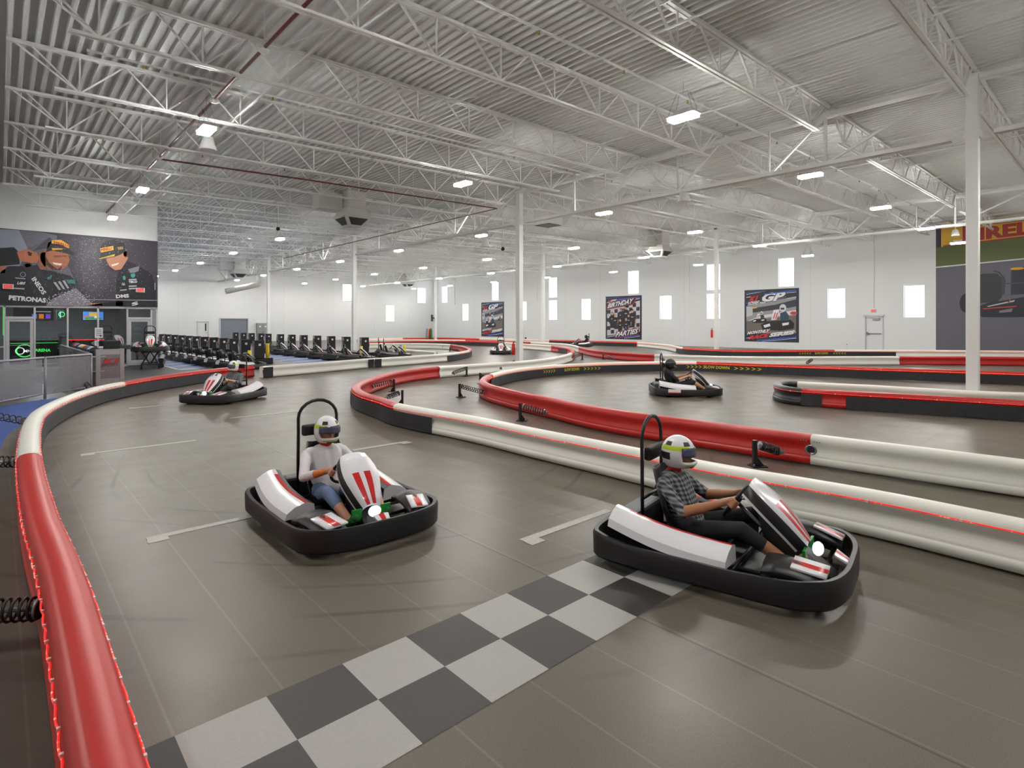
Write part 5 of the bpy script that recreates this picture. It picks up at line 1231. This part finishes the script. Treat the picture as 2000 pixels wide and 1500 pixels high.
# left figure: suit, arm, face, cap
pg((36,36,44),(0,640),(110,560),(290,560),(470,600),(640,620),(860,680),(940,760),(860,860),(640,960),(560,1045),(0,1040)); pg((30,30,36),(0,340),(170,330),(240,400),(240,540),(0,560)); pg((170,104,80),(0,560),(80,560),(60,645),(0,650)); p.up()
el((158,98,70),670,470,160,150,.15); pg((150,92,66),(470,400),(560,390),(560,600),(480,600)); p.up()
pg((66,44,36),(545,420),(600,520),(700,600),(760,560),(740,610),(640,610),(560,540)); pg((222,210,204),(640,515),(760,530),(740,555),(660,540)); pg((120,70,52),(650,430),(820,430),(815,450),(660,455)); p.up()
pg((30,30,34),(560,390),(590,270),(700,235),(820,260),(850,345),(905,400),(900,430),(820,410),(640,370)); pg((70,70,74),(540,260),(600,210),(640,240),(600,330),(400,380)); p.up()
pg((220,168,50),(630,245),(740,240),(840,300),(840,345),(740,295),(630,285)); pg((206,150,40),(630,340),(770,345),(760,360),(640,365)); p.up(); p.text('PIRELLI', Zm(655,285), Zm(835,325), Zm(655,255), (170,50,44), 0, .05)
pg((178,108,78),(205,390),(330,350),(450,400),(480,460),(450,520),(350,520),(240,490)); p.up(); pg((34,32,36),(335,380),(390,400),(380,440),(345,430)); el((60,58,66),340,555,50,40); el((190,190,198),340,555,34,26); p.up()
pg((44,44,52),(290,590),(450,540),(560,700),(660,800),(640,920),(500,980),(400,900),(330,720)); pg((60,124,132),(800,725),(910,730),(925,775),(830,775)); pg((60,124,132),(560,710),(640,670),(620,720),(570,735)); p.up()
p.text('INEOS', Zm(380,720), Zm(520,915), Zm(430,690), WHT, 0, .03); p.text('UBS', Zm(205,785), Zm(305,787), Zm(215,752), WHT, .2, .03); p.text('PETRONAS', Zm(105,975), Zm(560,1010), Zm(110,915), WHT, 0, .05)
for k in range(3): pg((170,172,180),(650+55*k,760-10*k),(680+55*k,755-10*k),(745+50*k,850-10*k),(720+50*k,855-10*k))
pg((176,178,184),(185,700),(310,712),(310,722),(185,710)); pg((176,178,184),(165,825),(300,830),(298,848),(165,838)); el((150,156,166),280,665,30,32); p.up(); el((40,40,48),280,665,24,26)
# right figure
p.up(); pg((34,34,42),(1410,1045),(1420,760),(1440,640),(1560,500),(1700,560),(1850,660),(1895,800),(1900,1050)); pg((24,24,30),(1050,1045),(1260,1010),(1500,990),(1500,1045)); pg((168,110,88),(1070,1010),(1250,1015),(1250,1048),(1150,1048)); p.up()
pg((176,122,98),(1290,480),(1420,390),(1540,360),(1560,470),(1480,600),(1400,615),(1330,560)); pg((150,96,78),(1500,370),(1550,375),(1545,450),(1510,440)); p.up(); pg((226,214,208),(1355,545),(1450,520),(1440,540),(1370,565))
pg((34,34,38),(1220,340),(1260,270),(1400,240),(1520,290),(1530,380),(1470,420),(1390,450),(1200,480),(1230,420)); p.up(); pg((222,176,50),(1220,345),(1380,315),(1385,365),(1228,395)); pg((206,170,50),(1200,470),(1400,415),(1395,440),(1210,478)); pg((150,120,60),(1430,330),(1500,325),(1505,355),(1440,365)); p.up()
p.text('PIRELLI', Zm(1232,385), Zm(1368,358), Zm(1228,352), (170,50,44), 0, .05)
pg((120,124,132),(1560,600),(1700,560),(1690,620),(1600,660)); el((72,150,150),1620,670,30,38); el((72,150,150),1515,705,18,30); p.up(); p.text('DMS', Zm(1415,955), Zm(1575,945), Zm(1410,910), WHT, 0, .05); p.text('CS', Zm(1485,795), Zm(1520,795), Zm(1485,770), WHT, 0, .04); p.text('TIBCO', Zm(1570,770), Zm(1672,765), Zm(1570,742), WHT, 0, .04); p.text('S', Zm(1610,1050), Zm(1690,1030), Zm(1600,1010), WHT, 0, .04)
for y in (720,800,830): pg((176,178,184),(1570,y),(1665,y-4),(1665,y+12),(1570,y+16))
pg((176,178,184),(1465,850),(1545,842),(1545,856),(1465,864)); pg((190,190,196),(1885,765),(1893,765),(1893,850),(1885,850))
pg((150,150,156),(800,962),(1925,975),(1925,985),(800,970)); p.up()
rnd = random.Random(4)
for k in range(900):
    x = rnd.gauss(1130, 180) if k % 3 else rnd.uniform(300, 1900); y = rnd.uniform(180, 960)*(1 if k % 3 else .9)+30
    if y < 150+x*.06: continue
    a = rnd.uniform(.004, .011); u, v = Zm(x, y); p.poly([(u-a,v),(u,v-a),(u+a,v),(u,v+a)], (206,206,212))
for k in range(200):
    x = rnd.uniform(560, 1150); y = rnd.uniform(850+abs(x-860)*.3, 1040); a = rnd.uniform(.01,.022); u, v = Zm(x, y); p.poly([(u-a,v),(u,v-a),(u+a,v),(u,v+a)], (214,210,218))
adopt(p.build('mural_print'), r)
# exit signs
def exit_sign(O, U, label):
    O, U = V(O), V(U); N = U.cross(V((0,0,1)))
    r = thing('exit_sign', label, 'exit sign', O); rot = math.atan2(U.y, U.x); r.rotation_euler = (0,0,rot)
    MB().box((0,.03,0), (.32,.06,.19), bev=.006).build('case', M['fixture'], r)
    pr = Print((0,-.001,0), (1,0,0), (0,0,1), .002); pr.rect(-.135,-.08,.135,.08,(196,150,146)); pr.up(); pr.text('EXIT', (-.12,-.06), (.12,-.06), (-.12,.06), M['exit_red'], 0, .03)
    put('exit_letters', pr.b.mesh('exit_letters', pr.mats), r)
q = PXp(1706, 607, WX-.07); exit_sign(q, (0,-1,0), 'red exit sign above the white door in the right wall')
q = PYp(16, 559.5, MY-.10); exit_sign(q, (1,0,0), 'left red exit sign in front of the celebrating racers mural')
q = PYp(274.5, 566.5, MY-.10); exit_sign(q, (1,0,0), 'right red exit sign in front of the celebrating racers mural')
# fire extinguishers
def extinguisher(x, y, z, label):
    r = thing('fire_extinguisher', label, 'fire extinguisher', (x, y, z))
    MB().tube([(0,0,0),(0,0,.02),(0,0,.42),(0,0,.48),(0,0,.50)], [.06,.07,.07,.045,.02], 14).build('cylinder', M['red'], r)
    b = MB(); b.cyl((0,0,.50),(0,0,.54),.02,8).box((.03,0,.55),(.11,.02,.025)); b.build('valve', M['black_steel'], r)
    MB().tube([(.03,.03,.53),(.08,.05,.45),(.085,.05,.25)], .011, 6).build('hose', M['black'], r)
q = PXp(1011, 690, 16.0); extinguisher(15.84, 17.35, .55, 'red fire extinguisher on the column at the tip of the red loop')
extinguisher(31.85, 17.12, 1.0, 'red fire extinguisher on the column left of the adult race banner')
r = thing('strobe_box', 'small grey box on the right face of the loop column', 'switch box', (16.16, 17.0, 1.25)); MB().box((0,0,0),(.1,.1,.1)).build('case', M['fixture'], r); MB().cyl((.0,-.05,0),(.0,-.07,0),.035,12).build('lens', M['screen_dark'], r)
# monitor and race flags by the far column
q = PXp(856, 621, 31.7); r = thing('monitor', 'dark flat monitor on the far column above the race flags', 'monitor', (31.75, 46.5, q.z), -.75)
MB().box((-.12,0,0),(.06,1.05,.66),bev=.01).build('bezel', M['black'], r); MB().box((-.153,0,0),(.006,.98,.59)).build('screen', M['screen_dark'], r); MB().box((.0,0,0),(.2,.12,.12)).build('bracket', M['black_steel'], r)
rk = thing('flag_stand', 'black stand holding six race flags by the far column', 'flag stand', (30.9, 46.0, 0)); MB().box((0,0,.05),(.4,1.1,.1)).build('base', M['black'], rk); MB().box((0,0,.35),(.06,1.0,.08)).bar((0,-.45,.1),(0,-.45,.35),.04,.04).bar((0,.45,.1),(0,.45,.35),.04,.04).build('rack', M['black_steel'], rk)
for k, (c, nm) in enumerate((((60,60,66),'black and white chequered'),((90,140,200),'blue'),((226,170,40),'yellow'),((190,40,44),'red'),((40,40,44),'black'),((50,120,70),'green'))):
    r = thing('race_flag', 'furled %s race flag in the stand by the far column' % nm, 'flag', (30.9, 46.45-.18*k, .38)); MB().cyl((0,0,-.3),(0,0,1.1),.014,8).build('flag_pole', M['black_steel'], r)
    b = MB(); b.tube([(0,0,1.1),(0,.0,.9),(0,.01,.5),(0,.02,.1),(0,.02,-.02)], [.015,.05,.085,.10,.06], 10)
    cm = flat(c)
    if k == 0:
        cm = bpy.data.materials.new('chequered_cloth'); cm.use_nodes = True; ck = cm.node_tree.nodes.new('ShaderNodeTexChecker'); ck.inputs['Scale'].default_value = 12; tc = cm.node_tree.nodes.new('ShaderNodeTexCoord'); cm.node_tree.links.new(tc.outputs['Object'], ck.inputs['Vector']); ck.inputs['Color1'].default_value=(.7,.7,.7,1); ck.inputs['Color2'].default_value=(.02,.02,.02,1); cm.node_tree.links.new(ck.outputs['Color'], cm.node_tree.nodes['Principled BSDF'].inputs['Base Color'])
    b.build('flag_cloth', cm, r)
# electrical cabinet, outlet
r = thing('electrical_cabinet', 'grey double electrical cabinet on the far wall', 'cabinet', (20.2, BY-.215, 0)); MB().box((0,0,.95),(1.1,.4,1.9),bev=.01).build('body', mat('cabinet_grey',(140,146,146),.5), r)
for s in (-1,1):
    dd = MB().box((s*.27,-.21,.98),(.5,.03,1.7)).build('door', mat('cabinet_grey',(140,146,146),.5), r); MB().box((s*.27,-.23,1.55),(.18,.01,.14)).build('warning_label', M['kart_white'], dd); MB().cyl((s*.06,-.23,.95),(s*.06,-.25,.95),.03,8).build('handle', M['black_steel'], dd)
q = PXp(1654, 674, WX-.02); r = thing('wall_outlet', 'white wall outlet left of the exit door', 'outlet', q); MB().box((0,0,0),(.04,.14,.2)).build('cover', M['fixture'], r); MB().box((-.022,0,.04),(.01,.05,.05)).build('socket', M['screen_dark'], r)

# ================================================================== STOREFRONT AREA
# mesh railing
def rail_panel(a, c, label, posts):
    a, c = V(a), V(c); L = (c-a).length; rz = math.atan2((c-a).y, (c-a).x)
    r = thing('mesh_railing', label, 'railing', a, rz)
    MB().cyl((0,0,1.02),(L,0,1.02),.028,10).build('top_rail', M['railing'], r); MB().cyl((0,0,.14),(L,0,.14),.02,10).build('bottom_rail', M['railing'], r)
    MB().box((L/2,0,.57),(L-.06,.008,.82)).build('mesh_panel', M['wire_mesh'], r)
    for f in posts: MB().cyl((L*f,0,0),(L*f,0,1.03),.03,10).cyl((L*f,0,0),(L*f,0,.012),.08,12).build('post', M['railing'], r)
    b = MB()
    for k in range(int(L/.55)): b.box((.3+.55*k,0,.985),(.03,.03,.04)); b.box((.3+.55*k,0,.17),(.03,.03,.04))
    b.build('panel_clips', M['steel'], r)['kind'] = 'stuff'
A_, B_, C_ = G(178,692,1.02), G(88,698.5,1.02), G(-60,711,1.02); D_ = G(119,674,1.02)
for q in (A_, B_, C_, D_): q.z = 0
rail_panel(B_, A_, 'grey wire mesh railing panel left of the lectern', (0, 1)); rail_panel(C_, B_-(B_-C_).normalized()*.06, 'grey wire mesh railing panel at the left edge of the picture', (0,)); rail_panel(A_+(D_-A_).normalized()*.06, D_, 'grey wire mesh railing running back from the lectern toward the glass', (.5, 1))
# lectern
a, c = G(187,753), G(243,749); ctr = (a+c)/2; wd_ = (c-a).length; rz = math.atan2((c-a).y, (c-a).x)
r = thing('lectern', 'brushed metal lectern with red emblem and perforated front', 'lectern', ctr, rz)
b = MB(); b.box((-wd_/2+.06,.25,.53),(.12,.5,1.06),bev=.01).box((wd_/2-.06,.25,.53),(.12,.5,1.06),bev=.01).box((0,.25,.98),(wd_-.24,.48,.14)).box((0,.25,.10),(wd_-.24,.48,.18)).box((0,.46,.53),(wd_-.2,.04,1.0)); b.build('frame', M['alu'], r)
MB().box((0,.03,.55),(wd_-.24,.02,.74)).build('front_panel', M['perforated'], r); MB().box((0,.25,1.065),(wd_,.52,.02)).build('top', M['alu'], r)
pr = Print((0,.015,0),(1,0,0),(0,0,1),.004); pr.text('K1', (-.21,.62), (.17,.62), (-.13,.79), (60,56,58), 0, .08); pr.up(); pr.text('K1', (-.20,.63), (.16,.63), (-.12,.78), (206,52,50), 0, .06); pr.text('SPEED', (-.26,.54), (.20,.56), (-.235,.61), (96,92,96), 0, .05)
put('emblem', pr.b.mesh('emblem', pr.mats), r)
r2 = thing('carry_case', 'black case lying on top of the metal lectern', 'case', ctr+V((0,0,1.075)), rz); MB().box((.06,.25,.13),(.5,.34,.26),bev=.04).build('case_body', M['black'], r2); MB().tube([(-.04,.25,.26),(-.02,.25,.30),(.14,.25,.30),(.16,.25,.26)],.012,8).build('handle', M['black_steel'], r2)
# helmet shelf with helmets behind the returning rail
dirv = (D_-A_).normalized(); nrm = V((dirv.y,-dirv.x,0)); sh = A_+nrm*.31+dirv*1.9; Ls = (D_-A_).length-2.1; rz = math.atan2(dirv.y, dirv.x)
r = thing('helmet_shelf', 'long shelf behind the mesh railing holding loaner helmets', 'shelf', sh, rz); MB().box((Ls/2,0,.86),(Ls,.5,.04)).build('shelf_board', M['alu'], r)
MB().box((Ls/2,0,.42),(Ls,.46,.03)).build('lower_board', M['alu'], r)
for f in (.02,.5,.98):
    for s in (-.2,.2): MB().box((Ls*f,s,.43),(.04,.04,.86)).build('leg', M['black_steel'], r)
hcol = [(40,40,44),(200,202,206),(70,110,160),(190,60,50),(210,200,60),(225,225,228),(40,42,48),(150,152,158),(196,70,60),(60,62,68)]
HM = None
for k, cc in enumerate(hcol):
    loc = sh+dirv*(.25+Ls*.09*k)+V((0,0,.885)); lab = 'loaner helmet on the shelf behind the railing, %s from the near end' % ORD[k]
    hh = thing('loaner_helmet', lab, 'helmet', loc, rz+2.2, 'loaner helmets on the shelf')
    b = MB(); b.tube([(0,0,0),(0,0,.05),(.0,0,.13),(0,0,.20),(0,0,.245),(0,0,.262)], [.11,.125,.135,.115,.06,.01], 16); b.build('shell', flat(cc), hh)
    b = MB(); b.grid([[(.138*math.cos(t), .138*math.sin(t), z) for t in np.linspace(-.8,.8,7)] for z in (.17,.10)], 0, .004, True, None, (-1,0,0)); b.build('visor', M['visor'], hh)
r = thing('spray_bottle', 'blue spray bottle at the near end of the helmet shelf', 'bottle', sh+dirv*.08+nrm*.12+V((0,0,.88))); MB().tube([(0,0,0),(0,0,.16),(0,0,.2),(0,0,.23)],[.05,.05,.03,.018],12).build('bottle_body', flat((110,150,210)), r); b = MB(); b.box((.02,0,.26),(.1,.03,.05)).box((.05,0,.22),(.015,.02,.06)); b.build('trigger', M['kart_white'], r)
# printed notices on the glass
for (x0,y0,x1,y1), lab, kk in (((185,640,201,660),'upper white safety notice taped to the storefront glass',0),((185,665,201,675),'lower white notice taped to the storefront glass',1)):
    a, c = PYp(x0,y0,MY-.02), PYp(x1,y1,MY-.02); r = thing('paper_notice', lab, 'notice', a); MB().box(((c.x-a.x)/2,0,(c.z-a.z)/2),(c.x-a.x,.004,a.z-c.z)).build('paper', M['sign_white'] if 0 else M['kart_white'], r)
    pr = Print((0,-.003,0),(1,0,0),(0,0,1),.002); w, h = c.x-a.x, a.z-c.z
    for k in range(4): pr.rect(w*.15,-h*(.2+.17*k),w*.85,-h*(.26+.17*k),(120,120,124))
    pr.ell(w*.72,-h*.78,w*.13,h*.1,(200,60,60)); put('notice_print', pr.b.mesh('notice_print', pr.mats), r)
# lounge: screens, counter with green lettering, lights and an added unseen fill lamp
def tv(px0, py0, px1, py1, Y, label, pic):
    a, c = PYp(px0,py0,Y), PYp(px1,py1,Y); w, h = c.x-a.x, a.z-c.z
    r = thing('television', label, 'television', (a.x, Y, c.z)); MB().box((w/2,.03,h/2),(w+.06,.06,h+.06)).build('bezel', M['black'], r); MB().box((w/2,-.004,h/2),(w,.006,h)).build('screen', M['screen'] if pic == 1 else M['screen_dark'], r)
    pr = Print((0,-.008,0),(1,0,0),(0,0,1),.003)
    if pic == 0:
        for k, cc in enumerate(((90,130,220),(230,130,50),(120,70,220))): pr.rect(w*(.45+.18*k),h*.12,w*(.58+.18*k),h*.52,flat(cc,.9))
        pr.rect(w*.55,h*.7,w*.95,h*.76,flat((200,205,215),.6))
    elif pic == 1:
        pr.rect(w*.1,h*.05,w*.9,h*.3,flat((90,150,60),.7)); pr.rect(w*.3,h*.45,w*.7,h*.9,flat((230,180,60),.8)); pr.rect(w*.55,h*.2,w*.75,h*.5,flat((220,220,225),.8)); pr.rect(w*.05,h*.3,w*.28,h*.55,flat((200,120,60),.7))
    else:
        pr.rect(w*.45,h*.2,w*.55,h*.9,flat((170,190,190),.5)); pr.ring(w*.7,h*.6,h*.22,h*.05,M['neon_green'])
    put('screen_picture', pr.b.mesh('screen_picture', pr.mats), r)
tv(28,602,103,625,MY+4.0,'large dark television with three menu tiles left behind the glass',0); tv(162,608.5,202,625,MY+5.5,'blue television showing a colourful game behind the glass',1); tv(111,606.5,124.5,625,MY+5.0,'small dark television with green ring behind the glass',2)
a, c = PYp(20,676,MY+2.2), PYp(113,700,MY+2.2)
r = thing('arena_counter', 'black counter with glowing green and white arena lettering behind the glass', 'counter', (a.x, MY+2.2, 0)); w = c.x-a.x; MB().box((w/2,.35,.55),(w,.7,1.1),bev=.02).build('counter_body', M['black'], r); MB().box((w/2,.35,1.12),(w+.1,.8,.04)).build('counter_top', M['kart_grey'], r)
pr = Print((-a.x,-.004,0),(1,0,0),(0,0,1),.004); q = lambda px, py: (PYp(px,py,MY+2.2).x, PYp(px,py,MY+2.2).z)
pr.ring(*q(48,685), .235, .045, M['neon_green']); pr.ring(*q(39,685.5), .12, .035, M['sign_white']); pr.text('MN', q(46,688), q(61,688), q(46,683), M['sign_white'], 0, .03); pr.text('ARENA', q(68,687), q(99,687), q(68,681), M['neon_green'], 0, .03)
put('counter_lettering', pr.b.mesh('counter_lettering', pr.mats), r)
b = MB(); b.box((w/2,-.006,1.02),(w,.01,.02)).box((w/2,-.006,.12),(w,.01,.02)); b.build('green_light_line', M['neon_green'], r)
for (px0, px1, Y, lab) in ((75,130,MY+3.0,'left red glowing arena barrier behind the glass'),(132,232,MY+3.4,'right red glowing arena barrier behind the glass')):
    a, c = PYp(px0,665,Y), PYp(px1,664,Y); r = thing('arena_rail', lab, 'rail', (a.x, Y, 0)); w = c.x-a.x; MB().box((w/2,.1,.55),(w,.2,1.1)).build('rail_body', M['black'], r); MB().box((w/2,-.01,1.1),(w,.03,.03)).build('red_light_line', M['mono_red'], r); MB().box((w/2,-.01,.75),(w*.8,.02,.03)).build('green_light_line', M['neon_green'], r)
a = PYp(7,620,MY+3.0); tag(MB().box((0,0,0),(.05,.05,1.2)).build('neon_tube', M['neon_green'], None, (a.x, MY+3, 1.95)), 'vertical green neon tube at the far left behind the glass', 'neon light')
r = thing('lounge_fill_light', 'round lamp panel on the dark lounge ceiling', 'ceiling light', (1.5, MY+4.5, 2.98)); MB().cyl((0,0,-.03),(0,0,.018),.45,20).build('lamp_shade', M['fixture'], r); MB().cyl((0,0,-.034),(0,0,-.031),.4,20).build('diffuser', mat('lounge_fill_lamp',(255,255,255),.4,emit=(230,240,255),estr=110), r)  # added lamp hidden above the glass, brightens the lounge interior
pp = PYp(124,660,MY+1.2); r = thing('waste_bin', 'tall grey cylinder standing behind the glass left of the notices', 'bin', (pp.x, MY+1.2, 0)); MB().cyl((0,0,0),(0,0,1.3),.16,18).build('bin_body', M['grey_panel'], r); MB().cyl((0,0,1.3),(0,0,1.33),.17,18).build('lid', M['steel'], r)
# ================================================================== DAYLIGHT AND VIEW
w = bpy.data.worlds.new('daylight'); sc.world = w; w.use_nodes = True
bg = w.node_tree.nodes['Background']; wn_ = w.node_tree; tcw = wn_.nodes.new('ShaderNodeTexCoord'); sx = wn_.nodes.new('ShaderNodeSeparateXYZ'); mrw = wn_.nodes.new('ShaderNodeMapRange'); mxw = wn_.nodes.new('ShaderNodeMix'); mxw.data_type = 'RGBA'
wn_.links.new(tcw.outputs['Generated'], sx.inputs[0]); wn_.links.new(sx.outputs['Z'], mrw.inputs['Value']); mrw.inputs['From Min'].default_value = -.05; mrw.inputs['From Max'].default_value = .05
mxw.inputs['A'].default_value = (1,.985,.95,1); mxw.inputs['B'].default_value = (.50,.53,.56,1)      # lower half brightened to lift the ceiling, bright haze above
wn_.links.new(mrw.outputs[0], mxw.inputs['Factor']); wn_.links.new(mxw.outputs['Result'], bg.inputs[0]); bg.inputs[1].default_value = 19.0
sc.view_settings.view_transform = 'Standard'; sc.view_settings.look = 'None'; sc.view_settings.gamma = 1; sc.view_settings.use_curve_mapping = False
sc.view_settings.exposure = -0.2
for k_ in ('led_near','led_red','kart_light','neon_green','sign_white','screen','exit_red','mono_red'): M[k_].cycles.emission_sampling = 'NONE'
try:
    sc.cycles.max_bounces = 6; sc.cycles.diffuse_bounces = 5; sc.cycles.use_adaptive_sampling = True; sc.cycles.adaptive_threshold = .05; sc.cycles.use_light_tree = False; sc.cycles.glossy_bounces = 4; sc.cycles.transparent_max_bounces = 8; sc.cycles.use_denoising = True; sc.cycles.sample_clamp_indirect = 6; sc.cycles.caustics_reflective = False; sc.cycles.caustics_refractive = False
except Exception: pass
